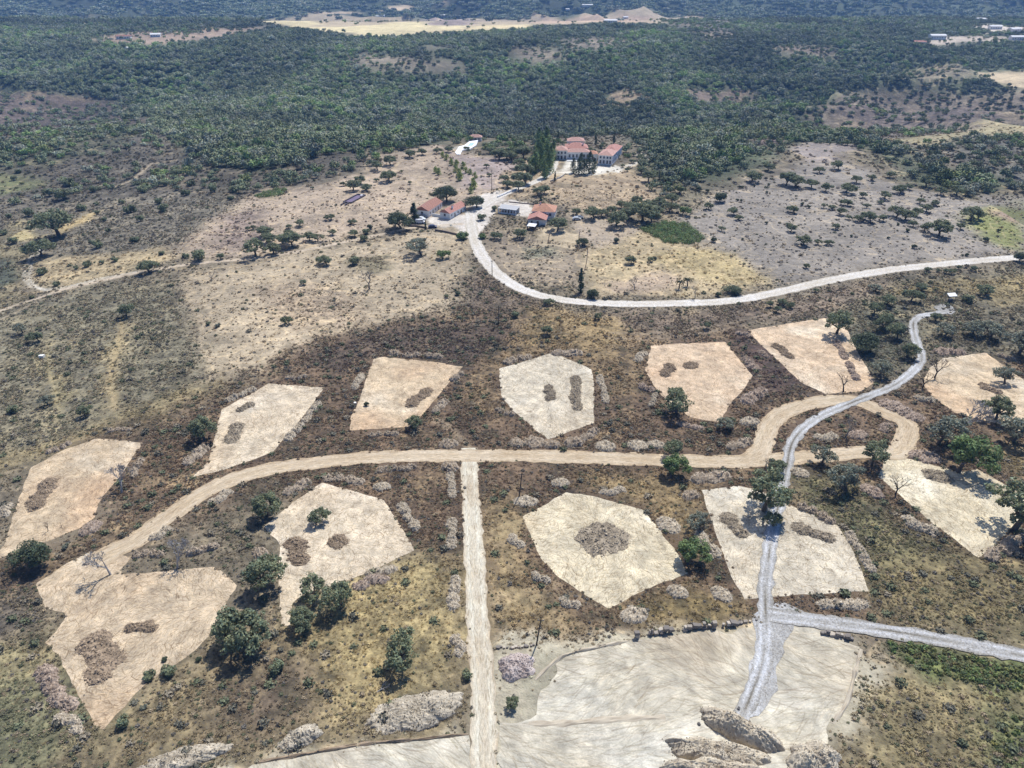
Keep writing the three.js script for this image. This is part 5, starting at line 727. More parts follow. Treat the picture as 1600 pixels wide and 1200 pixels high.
for (const [label, x1, y1, x2, y2, w, tone] of ISLANDS) heap(tone, 'brush_patch', label, 'brush patch', x1, y1, x2, y2, w * 1.28, 2.3, 'brush left standing in the plots');
// heaps of loose earth and stones, in metres
function earth(kind, name, label, category, x1, y1, x2, y2, W, high) {
  const a = P(x1, y1), b = P(x2, y2), L = Math.hypot(b[0] - a[0], b[1] - a[1]) + W * 0.3, cx = (a[0] + b[0]) / 2, cd = (a[1] + b[1]) / 2, turn = Math.atan2(b[1] - a[1], b[0] - a[0]), seed = x1 * 0.37, r = rng(x1), [c0, c1] = TONES[kind], rings = 46, seg = 150, pos = [], col = [], idx = [];
  const out = (t) => 1 + 0.16 * noise(Math.cos(t) * 2.4 + seed, Math.sin(t) * 2.4) + 0.07 * noise(Math.cos(t) * 8 + seed, Math.sin(t) * 8);
  const top = (x, z, q) => { const m = Math.pow(Math.max(0, 1 - q * q), 0.8), hump = 0.75 + 0.4 * noise(x / 3.2 + seed, z / 3) + (kind === 'dirt' ? 0.16 * Math.abs(noise(x / 1.1 + seed, 2)) : 0); return high * m * hump + Math.min(1, m * 3) * (0.18 * noise(x * 0.9 + seed, z * 0.9) + 0.16 * noise(x * 2.9, z * 2.9 + seed) + 0.12 * noise(x * 6.5, z * 6.5)); };
  for (let j = 0; j <= rings; j++) for (let i = 0; i < seg; i++) { const q = j / rings, t = i / seg * T2, o = out(t), x = Math.cos(t) * q * o * L / 2, z = Math.sin(t) * q * o * W / 2, y = top(x, z, q) + 0.05 * (r() - 0.5) - (q > 0.99 ? 0.2 : 0), m = clamp(0.55 + 0.4 * noise(x / 1.6 + seed, z / 1.6) + 0.3 * noise(x * 3, z * 3) + 0.35 * (r() - 0.5)); pos.push(x, y, z); col.push(...c0.map((v, e) => lerp(v, c1[e], m))); }
  for (let j = 0; j < rings; j++) for (let i = 0; i < seg; i++) { const v = j * seg + i, w = j * seg + (i + 1) % seg; idx.push(v, w, v + seg, w, w + seg, v + seg); }
  const g = new THREE.BufferGeometry(); g.setAttribute('position', new THREE.Float32BufferAttribute(pos, 3)); g.setAttribute('color', new THREE.Float32BufferAttribute(col, 3)); g.setIndex(idx); g.computeVertexNormals();
  const o = thing(name, label, category, at(cx, cd, -0.03), turn); mesh('mound', g, HEAPMAT, o); const G = new Geo();
  for (let n = 0; n < L * W * 20; n++) { const t = r() * T2, q = Math.sqrt(r()) * 1.06, x = Math.cos(t) * q * out(t) * L / 2, z = Math.sin(t) * q * out(t) * W / 2; if (z < 0 && r() < 0.5) continue; const s = 0.04 + r() * r() * r() * 0.2, y = top(x, z, Math.min(q, 1)), m = r(); G.tube([x, y - s * 0.3, z], [x + (r() - 0.5) * s, y + s * 0.8, z + (r() - 0.5) * s], s, s * 0.5, 4); for (let e = 0; e < 24; e++) G.c.push(...c0.map((v, c) => lerp(v * 0.55, c1[c], m))); }
  mesh('clods', G.build(), HEAPMAT, o).userData.kind = 'stuff';
}
earth('spoil', 'spoil_heap', 'largest pale spoil heap, left of the foot of the straight road', 'spoil heap', 575, 1128, 715, 1098, 8, 2.2);
earth('spoil', 'spoil_heap', 'small pale spoil heap left of the largest one', 'spoil heap', 440, 1166, 496, 1142, 4.4, 1.5);
earth('spoil', 'spoil_heap', 'long pale spoil heap at the bottom edge on the left', 'spoil heap', 215, 1204, 352, 1168, 4.4, 1.6);
earth('rubble', 'rubble_heap', 'pinkish rubble heap right of the straight road', 'rubble heap', 788, 1050, 826, 1034, 6.5, 2);
earth('dirt', 'earth_heap', 'upper long earth heap at the lower right of the lot', 'earth heap', 1104, 1120, 1212, 1166, 6, 3.2);
earth('dirt', 'earth_heap', 'lower ribbed earth heap at the bottom of the lot', 'earth heap', 1052, 1168, 1200, 1190, 5, 3);
earth('dirt', 'earth_heap', 'earth heap cut off by the bottom edge below the ribbed one', 'earth heap', 1050, 1204, 1200, 1214, 5, 3);
earth('dirt', 'earth_heap', 'rough earth heap at the right end of the bottom edge of the lot', 'earth heap', 1240, 1196, 1300, 1176, 6, 2.6);

// cut banks of crumbled earth along the edges of the lot's levels
function bank(label, px, width, high, kind) {
  const line = spline(pts(px), 0.7), pos = [], col = [], idx = [], n = 7, r = rng(px[0] + 3), [c0, c1] = TONES[kind];
  line.forEach((q, i) => { const a = line[Math.max(0, i - 1)], b = line[Math.min(line.length - 1, i + 1)], L = Math.hypot(b[0] - a[0], b[1] - a[1]) || 1, nx = (b[1] - a[1]) / L, nd = -(b[0] - a[0]) / L, end = Math.min(1, Math.min(i, line.length - 1 - i) / 4);
    for (let k = 0; k < n; k++) { const t = k / (n - 1) * 2 - 1, w = width / 2 * (0.75 + 0.5 * noise(i / 3, 7)), x = q[0] + nx * t * w, d = q[1] + nd * t * w; pos.push(x, H(x, d) + (Math.abs(t) > 0.99 ? -0.05 : high * end * (1 - t * t) * (0.7 + 0.6 * noise(i / 2.2, k) + 0.3 * (r() - 0.5))) + 0.03, -d); const m = clamp(0.5 + 0.5 * noise(i / 1.7, k * 3) + 0.4 * (r() - 0.5)); col.push(...c0.map((v, e) => lerp(v, c1[e], m))); }
    if (i) for (let k = 0; k < n - 1; k++) { const o = (i - 1) * n + k; idx.push(o, o + 1, o + n, o + 1, o + n + 1, o + n); } });
  const g = new THREE.BufferGeometry(); g.setAttribute('position', new THREE.Float32BufferAttribute(pos, 3)); g.setAttribute('color', new THREE.Float32BufferAttribute(col, 3)); g.setIndex(idx); g.computeVertexNormals(); tag(mesh('earth_bank', g, HEAPMAT), label, null, null, 'structure');
}
bank('low crumbled bank across the lot between its upper and lower level', [826, 1130, 870, 1131, 930, 1126, 990, 1122, 1040, 1121], 1.6, 0.22, 'dirt'); bank('low earth bank along the upper edge of the bare strip at the bottom left', [400, 1191, 470, 1180, 560, 1164, 650, 1156, 732, 1147], 0.8, 0.45, 'island'); bank('low earth edge along the upper left side of the lot', [836, 1062, 862, 1038, 884, 1024, 940, 1010, 985, 1001], 0.9, 0.5, 'dirt'); bank('low earth edge along the right side of the lot', [1346, 1014, 1336, 1050, 1322, 1100, 1300, 1130], 1, 0.5, 'dirt');

// ---------------------------------------------------------------- broken stone walls at the top of the lot
function stoneGeo(seed) { const g = new THREE.BoxGeometry(1, 1, 1, 2, 2, 2), p = g.attributes.position; for (let i = 0; i < p.count; i++) { const x = p.getX(i), y = p.getY(i), z = p.getZ(i), k = 0.86 + 0.2 * noise(x * 2.2 + seed * 5, y * 2.2 + z * 3.1); p.setXYZ(i, x * k * (Math.abs(y) > 0.4 ? 0.93 : 1), y * k, z * k); } g.computeVertexNormals(); return g; }
const STONES = [1, 2, 3].map(stoneGeo), STONEMATS = [std([0.3, 0.26, 0.21]), std([0.46, 0.4, 0.32]), std([0.2, 0.175, 0.15])], sr = rng(61);
function wall(label, px, courses, size = 1) {
  const line = spline(pts(px), 1.05 * size), mid = line[line.length >> 1], t = thing('stone_wall', label, 'stone wall', at(mid[0], mid[1]));
  line.forEach((q, i) => { if (sr() < 0.12) return; const n = Math.max(1, Math.round(courses * (0.5 + sr() * 0.8))), b = line[Math.min(i + 1, line.length - 1)], a = line[Math.max(0, i - 1)]; for (let k = 0; k < n; k++) { const m = mesh('stone', STONES[sr() * 3 | 0], STONEMATS[sr() * 3 | 0], t); m.position.set(q[0] - mid[0] + (sr() - 0.5) * 0.3, H(q[0], q[1]) - H(mid[0], mid[1]) + size * (0.28 + k * 0.5), -(q[1] - mid[1]) + (sr() - 0.5) * 0.3); m.rotation.set((sr() - 0.5) * 0.2, Math.atan2(b[1] - a[1], b[0] - a[0]) + (sr() - 0.5) * 0.35, (sr() - 0.5) * 0.2); const big = size * (0.55 + sr() * 0.75); m.scale.set(big * (0.9 + sr() * 0.4), big * (0.5 + sr() * 0.3), big * (0.7 + sr() * 0.4)); m.rotation.z += (sr() - 0.5) * 0.5; } });
}
wall('broken dark stone wall along the upper edge of the bare lot', [988, 997, 1010, 993, 1040, 988, 1080, 983, 1120, 980, 1145, 977], 2.4);
wall('scattered pale stones at the right end of the broken wall', [1148, 977, 1165, 973, 1182, 970], 1, 0.8);
wall('short broken stone wall below the grey track at the right of the lot', [1285, 990, 1305, 994, 1330, 999], 1.6);
wall('low stone edge between the rubble heap and the leaning pole', [778, 1012, 806, 1012, 834, 1009], 0.9, 0.6);
for (const [px, py, s, label] of [[66, 559, 2, 'white boulder in the heath of the left valley side'], [555, 631, 1, 'white stone beside the left edge of the tan plot above the junction'], [1118, 1108, 0.6, 'dark stone at the left of the three on the lot'], [1154, 1108, 0.7, 'dark stone nearest to the end of the gravel track'], [1146, 1119, 0.8, 'largest dark stone on the lot between gravel and earth heap'], [1092, 1132, 0.6, 'dark stone left of the upper earth heap']]) { const p = P(px, py), m = mesh('boulder', STONES[1], label.startsWith('white') ? std([0.8, 0.78, 0.7]) : std([0.1, 0.095, 0.09])); m.position.set(...at(p[0], p[1], s * 0.25)); m.scale.set(s, s * 0.7, s * 0.8); m.rotation.y = px; tag(m, label, 'boulder', null); }

// ---------------------------------------------------------------- poles
const POLE = std([0.055, 0.045, 0.038]);
function pole(fx, fy, h, lean, label, arm = true) {
  const p = P(fx, fy), t = thing('utility_pole', label, 'utility pole', at(p[0], p[1])), g = new Geo(); g.tube([0, -0.3, 0], [lean, h, lean * 0.3], 0.17, 0.11, 8); mesh('pole', g.build(), POLE, t);
  if (arm) { const m = mesh('crossarm', new THREE.BoxGeometry(1.3, 0.12, 0.12), POLE, t); m.position.set(lean * 0.93, h * 0.93, lean * 0.28); for (const s of [-0.5, 0.5]) { const k = mesh('insulator', new THREE.CylinderGeometry(0.06, 0.08, 0.2, 8), std([0.5, 0.45, 0.4]), t); k.position.set(lean * 0.93 + s, h * 0.93 + 0.16, lean * 0.28); } }
}
pole(811, 777, 8, 0.7, 'leaning utility pole below the tan road, right of the straight road'); pole(838, 1007, 7.6, 0.8, 'leaning utility pole above the upper left corner of the lot'); pole(769, 432, 7.5, 0, 'utility pole on the inner verge of the white road bend'); pole(779, 508, 8, 0, 'utility pole in the dark heath below the white road bend'); pole(728, 331, 7.5, 0, 'utility pole at the right corner of the barns'); pole(768.5, 298, 12, 0, 'tall utility pole in the field above the driveway');
// ---------------------------------------------------------------- buildings
const WHITE = std([0.78, 0.78, 0.77], 0.85), TRIM = std([0.33, 0.38, 0.5], 0.8), DARKGLASS = std([0.035, 0.045, 0.06], 0.15), WOOD = std([0.14, 0.09, 0.06], 0.8), GREYROOF = std([0.42, 0.42, 0.42], 0.8), METAL = std([0.2, 0.2, 0.2], 0.5);
const TILES = {}; const tileMap = tileTexture(256, (u, v) => { const w = Math.sin(u * T2 * 8), q = (v * 10) % 1, n = 1 + 0.18 * wrapNoise(u, v, 30) + 0.12 * wrapNoise(u, v, 7), s = (0.86 + 0.1 * w) * (q < 0.12 ? 0.8 : 1) * n * 235; return [s, s, s]; }, true, 2.4, 3.4);
for (const [k, c] of Object.entries({ red: [0.74, 0.36, 0.28], pink: [0.85, 0.5, 0.4], orange: [0.8, 0.41, 0.26], old: [0.56, 0.28, 0.2] })) { TILES[k] = std(c, 0.9, { map: tileMap, bumpMap: tileMap, bumpScale: 0.06 }); }
function poly(list) { // list of 3- or 4-corner faces -> flat shaded geometry with uv in metres
  const pos = [], uv = [];
  for (const f of list) { const A = new THREE.Vector3(...f[0]), B = new THREE.Vector3(...f[1]), u = B.clone().sub(A).normalize(), n = u.clone().cross(new THREE.Vector3(...f[2]).sub(A)).normalize(), v = n.clone().cross(u); const put = (p) => { const q = new THREE.Vector3(...p); pos.push(...p); q.sub(A); uv.push(q.dot(u), q.dot(v)); }; put(f[0]); put(f[1]); put(f[2]); if (f[3]) { put(f[0]); put(f[2]); put(f[3]); } }
  const g = new THREE.BufferGeometry(); g.setAttribute('position', new THREE.Float32BufferAttribute(pos, 3)); g.setAttribute('uv', new THREE.Float32BufferAttribute(uv, 2)); g.computeVertexNormals(); return g;
}
// a block of a building: x0..x1, z0..z1 in the building's own metres; roof 'hip' or 'gable' along its longer side
function block(parent, x0, x1, z0, z1, h, rise, tile, roof = 'hip', wallMat = WHITE) {
  const w = mesh('wall', new THREE.BoxGeometry(x1 - x0, h + 1, z1 - z0), wallMat, parent); w.position.set((x0 + x1) / 2, h / 2 - 0.5, (z0 + z1) / 2);
  const o = 0.45, a = x0 - o, b = x1 + o, c = z0 - o, d = z1 + o, y = h - 0.1, t = h + rise, along = b - a > d - c, k = roof === 'hip' ? Math.min(b - a, d - c) / 2 : 0.001, faces = [];
  if (along) { const m = (c + d) / 2, p = [a + k, t, m], q = [b - k, t, m]; faces.push([[a, y, d], [b, y, d], q, p], [[b, y, c], [a, y, c], p, q], [[a, y, c], [a, y, d], p], [[b, y, d], [b, y, c], q]); }
  else { const m = (a + b) / 2, p = [m, t, c + k], q = [m, t, d - k]; faces.push([[b, y, d], [b, y, c], p, q], [[a, y, c], [a, y, d], q, p], [[a, y, d], [b, y, d], q], [[b, y, c], [a, y, c], p]); }
  const r = mesh('roof', poly(faces), tile, parent), e = mesh('eave', new THREE.BoxGeometry(b - a - 0.06, 0.16, d - c - 0.06), wallMat, parent); e.position.set((a + b) / 2, y - 0.1, (c + d) / 2);
  return r;
}
function windowOn(parent, x, y, z, turn, w = 1, h = 1.5, blue = false, name = 'window') {
  const g = new THREE.Group(); g.name = name; g.position.set(x, y, z); g.rotation.y = turn; parent.add(g);
  const f = mesh('frame', new THREE.BoxGeometry(w + 0.3, h + 0.3, 0.1), blue ? TRIM : WHITE, g); f.position.z = 0.03; const p = mesh(name === 'door' ? 'panel' : 'pane', new THREE.BoxGeometry(w, h, 0.12), name === 'door' ? WOOD : DARKGLASS, g); p.position.z = 0.06; return g;
}
function chimney(roof, x, y, z) { const m = mesh('chimney', new THREE.BoxGeometry(0.8, 1.6, 0.8), WHITE, roof); m.position.set(x, y, z); const c = mesh('cap', new THREE.BoxGeometry(1, 0.15, 1), TILES.old, roof); c.position.set(x, y + 0.9, z); }
{ // the large house
  const p = P(915, 251.5), t = thing('manor_house', 'large white house with red tiled hip roofs round a court', 'house', at(p[0], p[1], 0.2));
  block(t, -19.5, -12, -11, -2, 6.2, 2, TILES.pink); const rb = block(t, -12.3, 2, -21, -9.5, 6, 2.6, TILES.red); block(t, -12, 2.5, -9.5, -3, 4.9, 1.6, TILES.pink); block(t, 2.5, 7.6, -7, 0, 4.4, 1.3, TILES.orange); block(t, -9, 2.4, -49, -41, 4, 1.9, TILES.pink); chimney(rb, -1, 8, -13); chimney(rb, -9.5, 8, -17);
  for (const x of [-17.8, -15.7, -13.4]) { windowOn(t, x, 4.6, -2, 0, 0.9, 1.2, true); windowOn(t, x, 1.7, -2, 0, 1, 2, true); } for (const x of [-10.4, -8, -5.6, -3.2, -0.8, 1.4]) windowOn(t, x, 2.4, -3, 0, 1, 1.8, true); windowOn(t, 4.6, 1.4, 0, 0, 1.2, 2.3, false, 'door'); windowOn(t, -8, 2.4, -41, 0, 1, 1.3); windowOn(t, -3, 2.4, -41, 0, 1, 1.3);
  const wing = new THREE.Group(); wing.name = 'wing'; wing.position.set(11.5, 0, 10); wing.rotation.y = -0.33; t.add(wing); // parts of the wing are its walls, roofs and windows
  block(wing, -4.5, 4.5, -15, 0, 5.8, 2, TILES.pink); block(wing, -4.2, 4.2, -33, -15, 5.2, 2, TILES.red);
  for (const x of [-3, -0.8, 1.5, 3.4]) { windowOn(wing, x, 4.3, 0, 0, 0.9, 1.2, true); windowOn(wing, x, 1.5, 0, 0, 1, 2, true); } for (const z of [-2.5, -6, -9.5, -13]) { windowOn(wing, 4.5, 4.2, z, Math.PI / 2, 0.9, 1.2, true); windowOn(wing, 4.5, 1.6, z, Math.PI / 2, 1, 1.8, true); } for (const z of [-18, -22, -26, -30]) windowOn(wing, 4.2, 2.6, z, Math.PI / 2, 1, 1.5);
  const step = mesh('terrace', new THREE.BoxGeometry(7, 0.6, 2.6), WHITE, t); step.position.set(-9, 0.1, 0.5);
}
function longHouse(name, label, fx, fy, bx, by, width, h, rise, tile, doors) { // foot of the right-hand wall: near corner, far corner
  const a = P(fx, fy), b = P(bx, by), L = Math.hypot(b[0] - a[0], b[1] - a[1]), turn = Math.atan2(b[0] - a[0], b[1] - a[1]), t = thing(name, label, 'barn', at(a[0], a[1], 0.1), -turn), r = block(t, -width, 0, -L, 0, h, rise, tile, 'gable');
  for (let i = 0; i < doors; i++) windowOn(t, 0, i % 2 ? 1.05 : 1.7, -L * (i + 0.6) / (doors + 0.2), Math.PI / 2, i % 2 ? 1 : 0.8, i % 2 ? 2.1 : 1, false, i % 2 ? 'door' : 'window'); windowOn(t, -width / 2, 1.9, 0, 0, 1, 1.2, true); return [t, r, L];
}
longHouse('barn', 'left long white barn with a red tiled roof, by the parked cars', 670, 339.5, 691, 323.5, 7.5, 3.4, 2, TILES.old, 5);
{ const [t, r, L] = longHouse('barn', 'right long white barn with a red tiled roof, by the white road', 703, 343, 728, 328.5, 6, 3.2, 1.9, TILES.red, 5); chimney(r, -1.4, 5, -L * 0.3); const y = mesh('yard_wall', new THREE.BoxGeometry(5, 1.4, 0.3), WHITE, t); y.position.set(-9, 0.6, -1); }
{ const p = P(857, 353), t = thing('cottage', 'white farm cottage with an orange hip roof and a lower red wing', 'house', at(p[0], p[1], 0.1), -0.15), r = block(t, -9.5, 2, -20, -9, 4.6, 2.6, TILES.orange); block(t, -10.5, -1.5, -9, 0, 3, 1.7, TILES.red, 'gable'); windowOn(t, -8.6, 1.6, 0, 0, 0.9, 1.1); windowOn(t, -5.5, 1.1, 0, 0, 1.1, 2.1, false, 'door'); for (const z of [-2.5, -6]) windowOn(t, -1.5, 1.7, z, Math.PI / 2, 1, 1.2, true); windowOn(t, -0.2, 3, -9, 0, 1, 1.3, true); for (const z of [-12, -16]) windowOn(t, 2, 2.8, z, Math.PI / 2, 1, 1.3, true); chimney(r, -6, 6.8, -15); }
{ const p = P(743, 221), t = thing('pool_house', 'little red-roofed house behind the white pool terrace', 'house', at(p[0], p[1], 0.1)); block(t, -4.5, 4.5, -5, 0, 3, 1.6, TILES.pink); windowOn(t, 0, 1.2, 0, 0, 1.2, 2, false, 'door'); windowOn(t, -2.6, 1.7, 0, 0, 1, 1.1); windowOn(t, 2.6, 1.7, 0, 0, 1, 1.1); }
{ const w = pts([711, 239, 717, 231, 726, 229, 733, 225, 747, 224, 744, 229, 734, 234, 722, 236, 719, 242, 714, 242]); const c = w.reduce((s, q) => [s[0] + q[0] / w.length, s[1] + q[1] / w.length], [0, 0]), sh = new THREE.Shape(w.map((q) => new THREE.Vector2(q[0] - c[0], q[1] - c[1]))), g = new THREE.ExtrudeGeometry(sh, { depth: 0.9, bevelEnabled: false }); g.rotateX(-Math.PI / 2); const t = thing('pool_terrace', 'bright white pool terrace in front of the little red-roofed house', 'terrace', at(c[0], c[1], -0.2)); mesh('deck', g, std([0.86, 0.86, 0.85], 0.8), t); const q = pts([731, 230, 735, 226.5, 742, 226.5, 738, 230]), s2 = new THREE.Shape(q.map((e) => new THREE.Vector2(e[0] - c[0], e[1] - c[1]))), wg = new THREE.ExtrudeGeometry(s2, { depth: 0.06, bevelEnabled: false }); wg.rotateX(-Math.PI / 2); const wm = mesh('pool_water', wg, std([0.55, 0.72, 0.7], 0.15), t); wm.position.y = 0.9; }
function shed(name, label, category, px, py, px2, py2, depth, h, posts, roofMat, wallMat, tilt = 0.12) { // an open shed: flat roof on posts with a back wall
  const a = P(px, py), b = P(px2, py2), L = Math.hypot(b[0] - a[0], b[1] - a[1]), t = thing(name, label, category, at(a[0], a[1]), Math.atan2(b[1] - a[1], b[0] - a[0])), r = mesh('roof', new THREE.BoxGeometry(L + 0.6, 0.14, depth + 0.6), roofMat, t); r.position.set(L / 2, h, -depth / 2); r.rotation.x = tilt;
  for (let i = 0; i < posts; i++) { const m = mesh('post', new THREE.BoxGeometry(0.45, h, 0.45), wallMat, t); m.position.set(L * (i + 0.02) / (posts - 1) * 0.98, h / 2 - 0.1, -0.1); } const w = mesh('back_wall', new THREE.BoxGeometry(L, h, 0.2), wallMat, t); w.position.set(L / 2, h / 2, -depth); const k = mesh('parapet', new THREE.BoxGeometry(L, 0.9, 0.2), wallMat, t); k.position.set(L / 2, 0.4, 0.25); return t;
}
shed('open_shed', 'long open white shed with a grey roof beside the driveway fork', 'shed', 779, 333, 806, 336.5, 5, 3, 7, GREYROOF, WHITE); shed('lean_to', 'small white lean-to in front of the farm cottage', 'shed', 824, 359, 835, 360.5, 3.2, 2.2, 3, WHITE, WOOD, 0.1);
{ const p = P(1486, 472), t = thing('panel_stand', 'white panel on a dark frame above the gravel turning place', 'panel stand', at(p[0], p[1]), 0.15); const m = mesh('panel', new THREE.BoxGeometry(3.6, 0.12, 2), std([0.85, 0.85, 0.85], 0.6), t); m.position.set(0, 3, -0.6); m.rotation.x = 0.35; for (const x of [-1.4, 1.4]) for (const z of [-1.3, 0.1]) { const g = new Geo(); g.tube([x * 1.1, -0.2, z], [x, z > 0 ? 2.7 : 3.2, z], 0.08, 0.08, 5); mesh('leg', g.build(), METAL, t); } const box = mesh('tank', new THREE.BoxGeometry(1.6, 1.2, 1.1), std([0.12, 0.11, 0.1]), t); box.position.set(-0.2, 0.6, -0.4); }
{ const a = P(549, 318), b = P(571, 306), L = Math.hypot(b[0] - a[0], b[1] - a[1]), t = thing('ruined_foundation', 'dark low walls of a small ruin with a purple floor on the bare spur', 'ruin', at(a[0], a[1]), Math.atan2(b[1] - a[1], b[0] - a[0])); const dark = std([0.09, 0.075, 0.085]), f = mesh('floor', new THREE.BoxGeometry(L, 0.3, 5), std([0.17, 0.13, 0.2]), t); f.position.set(L / 2, 0.05, -2.5); for (const [x, z, w, d] of [[L / 2, 0, L, 0.5], [L / 2, -5, L, 0.5], [0, -2.5, 0.5, 4.5], [L, -2.5, 0.5, 4.5], [-2.5, -1.2, 4.5, 0.6], [-3, -3.4, 5, 0.5]]) { const m = mesh('wall', new THREE.BoxGeometry(w, 0.8, d), dark, t); m.position.set(x, 0.4, z); } const s = mesh('slab', new THREE.BoxGeometry(1.6, 0.2, 1.4), WHITE, t); s.position.set(L * 0.86, 0.95, -1.2); }
// low walls and fences round the farm
function lowWall(label, px, h, w, mat, name = 'garden_wall', category = 'wall') { const p = pts(px), c = p[0], t = thing(name, label, category, at(c[0], c[1])); for (let i = 1; i < p.length; i++) { const a = p[i - 1], b = p[i], L = Math.hypot(b[0] - a[0], b[1] - a[1]), m = mesh('wall_panel', new THREE.BoxGeometry(L + 0.01, h, w), mat, t); m.position.set((a[0] + b[0]) / 2 - c[0], H((a[0] + b[0]) / 2, (a[1] + b[1]) / 2) - H(c[0], c[1]) + h / 2 - 0.1, -((a[1] + b[1]) / 2 - c[1])); m.rotation.y = Math.atan2(b[1] - a[1], b[0] - a[0]); } }
const OLDWALL = std([0.2, 0.16, 0.135]);
lowWall('white wall along the left side of the driveway', [777, 309, 792, 302.5, 807, 296.5], 0.9, 0.5, WHITE); lowWall('brown stone wall below the parked cars', [638, 354, 650, 354, 666, 357], 1, 0.5, OLDWALL); lowWall('brown stone wall between the parked cars and the white road', [680, 360.5, 698, 363.5, 716, 368], 1, 0.5, OLDWALL); lowWall('grey wall along the driveway fork behind the open shed', [796, 316, 815, 318, 836, 320], 0.6, 0.4, OLDWALL); lowWall('white wall along the lower side of the paved court of the large house', [860, 284, 876, 278, 884, 272], 1, 0.4, std([0.5, 0.47, 0.42]));
function fence(label, px) { const p = spline(pts(px), 2.6), c = p[0], t = thing('wire_fence', label, 'fence', at(c[0], c[1])), at2 = (q, y) => [q[0] - c[0], H(q[0], q[1]) - H(c[0], c[1]) + y, -(q[1] - c[1])]; p.forEach((q) => { const m = mesh('post', new THREE.CylinderGeometry(0.09, 0.09, 1.5, 6), WOOD, t); m.position.set(...at2(q, 0.7)); }); for (const y of [0.55, 1.15]) { const g = new Geo(); for (let i = 1; i < p.length; i++) g.tube(at2(p[i - 1], y), at2(p[i], y), 0.055, 0.055, 4); mesh('rail', g.build(), WOOD, t); } }
fence('post and rail fence along the lower side of the sandy pens', [832, 379, 860, 380, 903, 384.5]); fence('post and rail fence closing the right end of the sandy pens', [903, 384.5, 905, 372, 906, 362]); fence('post and rail fence dividing the sandy pens', [857, 378, 859, 365]); fence('straight wire fence dividing the two small fields inside the bend', [905, 446, 916, 414, 919, 386]);
// cars
function car(px, py, turn, colour, label, van) {
  const p = P(px, py), t = thing('parked_car', label, van ? 'van' : 'car', at(p[0], p[1], 0.08), turn, 'cars parked at the farm'), s = new THREE.Shape(), paint = std(colour, 0.3); const o = van ? [[-2.4, 0.3], [2.4, 0.3], [2.45, 1], [1.8, 1.2], [1.3, 2.05], [-2.35, 2.1]] : [[-2.1, 0.3], [2.1, 0.3], [2.15, 0.75], [1.2, 0.92], [0.6, 1.42], [-1.1, 1.45], [-1.9, 0.98], [-2.15, 0.85]]; s.setFromPoints(o.map((q) => new THREE.Vector2(...q)));
  const g = new THREE.ExtrudeGeometry(s, { depth: 1.6, bevelEnabled: true, bevelSize: 0.08, bevelThickness: 0.08, bevelSegments: 2 }); g.translate(0, 0, -0.8); mesh('body', g, paint, t);
  for (const x of [-1.35, 1.35]) for (const z of [-0.82, 0.82]) { const w = mesh('wheel', new THREE.CylinderGeometry(0.33, 0.33, 0.2, 14), std([0.02, 0.02, 0.02]), t); w.rotation.x = Math.PI / 2; w.position.set(x, 0.33, z); } const y = van ? 1.6 : 1.17; for (const z of [-0.89, 0.89]) { const m = mesh('side_window', new THREE.BoxGeometry(van ? 1 : 1.5, 0.36, 0.03), DARKGLASS, t); m.position.set(van ? 0.9 : -0.25, y, z); } const ws = mesh('windscreen', new THREE.BoxGeometry(0.03, van ? 0.7 : 0.55, 1.4), DARKGLASS, t); ws.position.set(van ? 1.62 : 0.95, van ? 1.65 : 1.2, 0); ws.rotation.z = van ? 0.53 : 0.87;
}
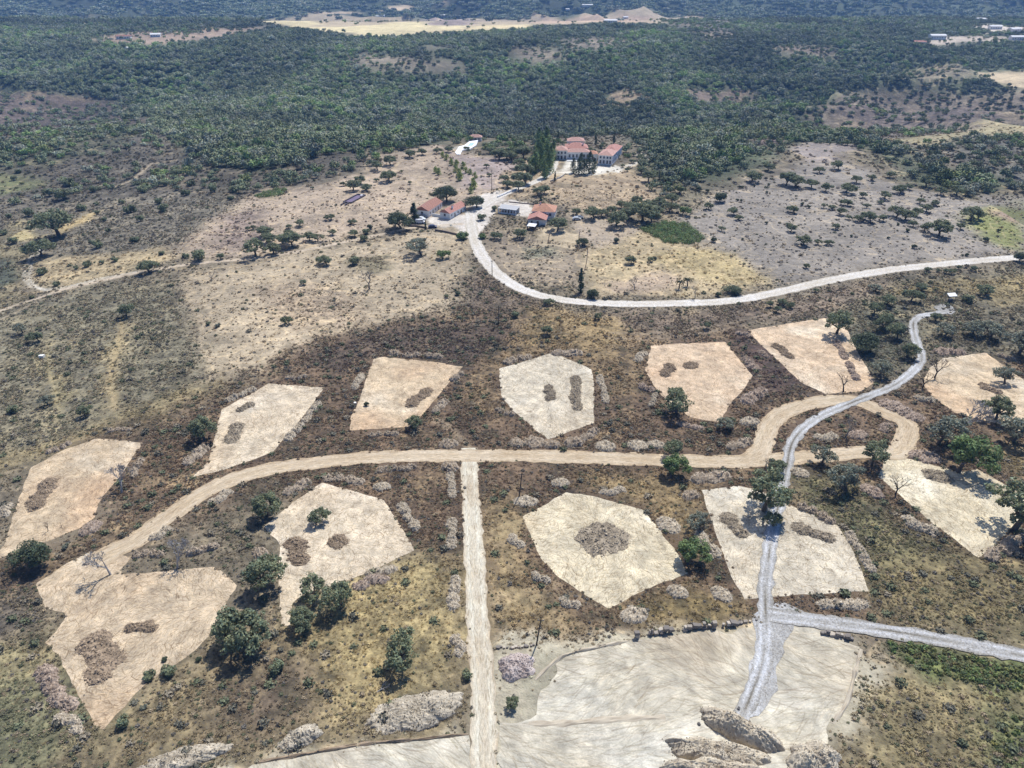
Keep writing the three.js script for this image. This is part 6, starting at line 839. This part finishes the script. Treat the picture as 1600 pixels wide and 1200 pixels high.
car(656.5, 349, 0.05, [0.8, 0.8, 0.8], 'white van parked below the left barn', true); car(659, 343.5, -0.5, [0.72, 0.74, 0.76], 'white car parked behind the white van'); car(661.5, 338.5, -0.5, [0.35, 0.38, 0.42], 'grey car parked at the gable of the left barn'); car(676, 356, 0.12, [0.02, 0.03, 0.09], 'dark blue car parked in front of the barns'); car(901, 343.5, 0.1, [0.5, 0.54, 0.58], 'silver car parked right of the farm cottage'); car(905, 341.5, 0, [0.12, 0.14, 0.17], 'dark car parked behind the silver one');
// far houses on the ridges
const far = (px, py, w, d, h, label, tile, name = 'farmhouse') => { const p = P(px, py), t = thing(name, label, 'house', at(p[0], p[1], 0), (px % 7) * 0.1 - 0.3); block(t, -w / 2, w / 2, -d, 0, h, 1.8, tile ?? TILES.pink, 'gable', WHITE); for (let x = -w / 2 + 2; x < w / 2 - 1; x += 4) windowOn(t, x, h * 0.5, 0, 0, 1.2, 1.5); };
const PALE_ROOF = std([0.75, 0.74, 0.72]);
far(243, 58, 15, 9, 4, 'white house in the left part of the far ridge', PALE_ROOF); far(200, 79, 8, 6, 3.5, 'small white house at the wood edge below the left ridge', PALE_ROOF); far(193, 61, 22, 8, 4, 'long low building among trees on the left ridge', TILES.old); far(588, 28, 14, 10, 5, 'left white house of the pair behind the straw fields', PALE_ROOF); far(598, 27, 12, 9, 5, 'right white house of the pair behind the straw fields', PALE_ROOF); far(692, 27, 16, 11, 6, 'white house on the crest right of the straw fields', PALE_ROOF); far(954, 36, 24, 10, 4.5, 'long white shed on the far ridge right of centre', PALE_ROOF); far(978, 29, 14, 9, 4, 'small white house behind the long white shed', PALE_ROOF); far(918, 11, 34, 14, 6, 'white buildings on the blue hill above the long shed', PALE_ROOF); far(887, 17, 12, 9, 5, 'tiny white house on the blue hill left of the others', PALE_ROOF);
far(1466, 62, 24, 11, 6, 'large white house on the right-hand ridge', PALE_ROOF); far(1534, 34, 18, 10, 5, 'white house at the top of the right-hand ridge', PALE_ROOF); far(1556, 46, 20, 10, 5, 'white house in bare ground on the right-hand ridge', PALE_ROOF); far(1588, 50, 20, 10, 5, 'white house at the right edge on the ridge', PALE_ROOF); far(1592, 63, 24, 9, 5, 'long white house below it at the right edge', PALE_ROOF); far(1438, 70, 18, 9, 4, 'red roofed house left of the large white one on the ridge', TILES.red);
renderer.render(scene, camera);
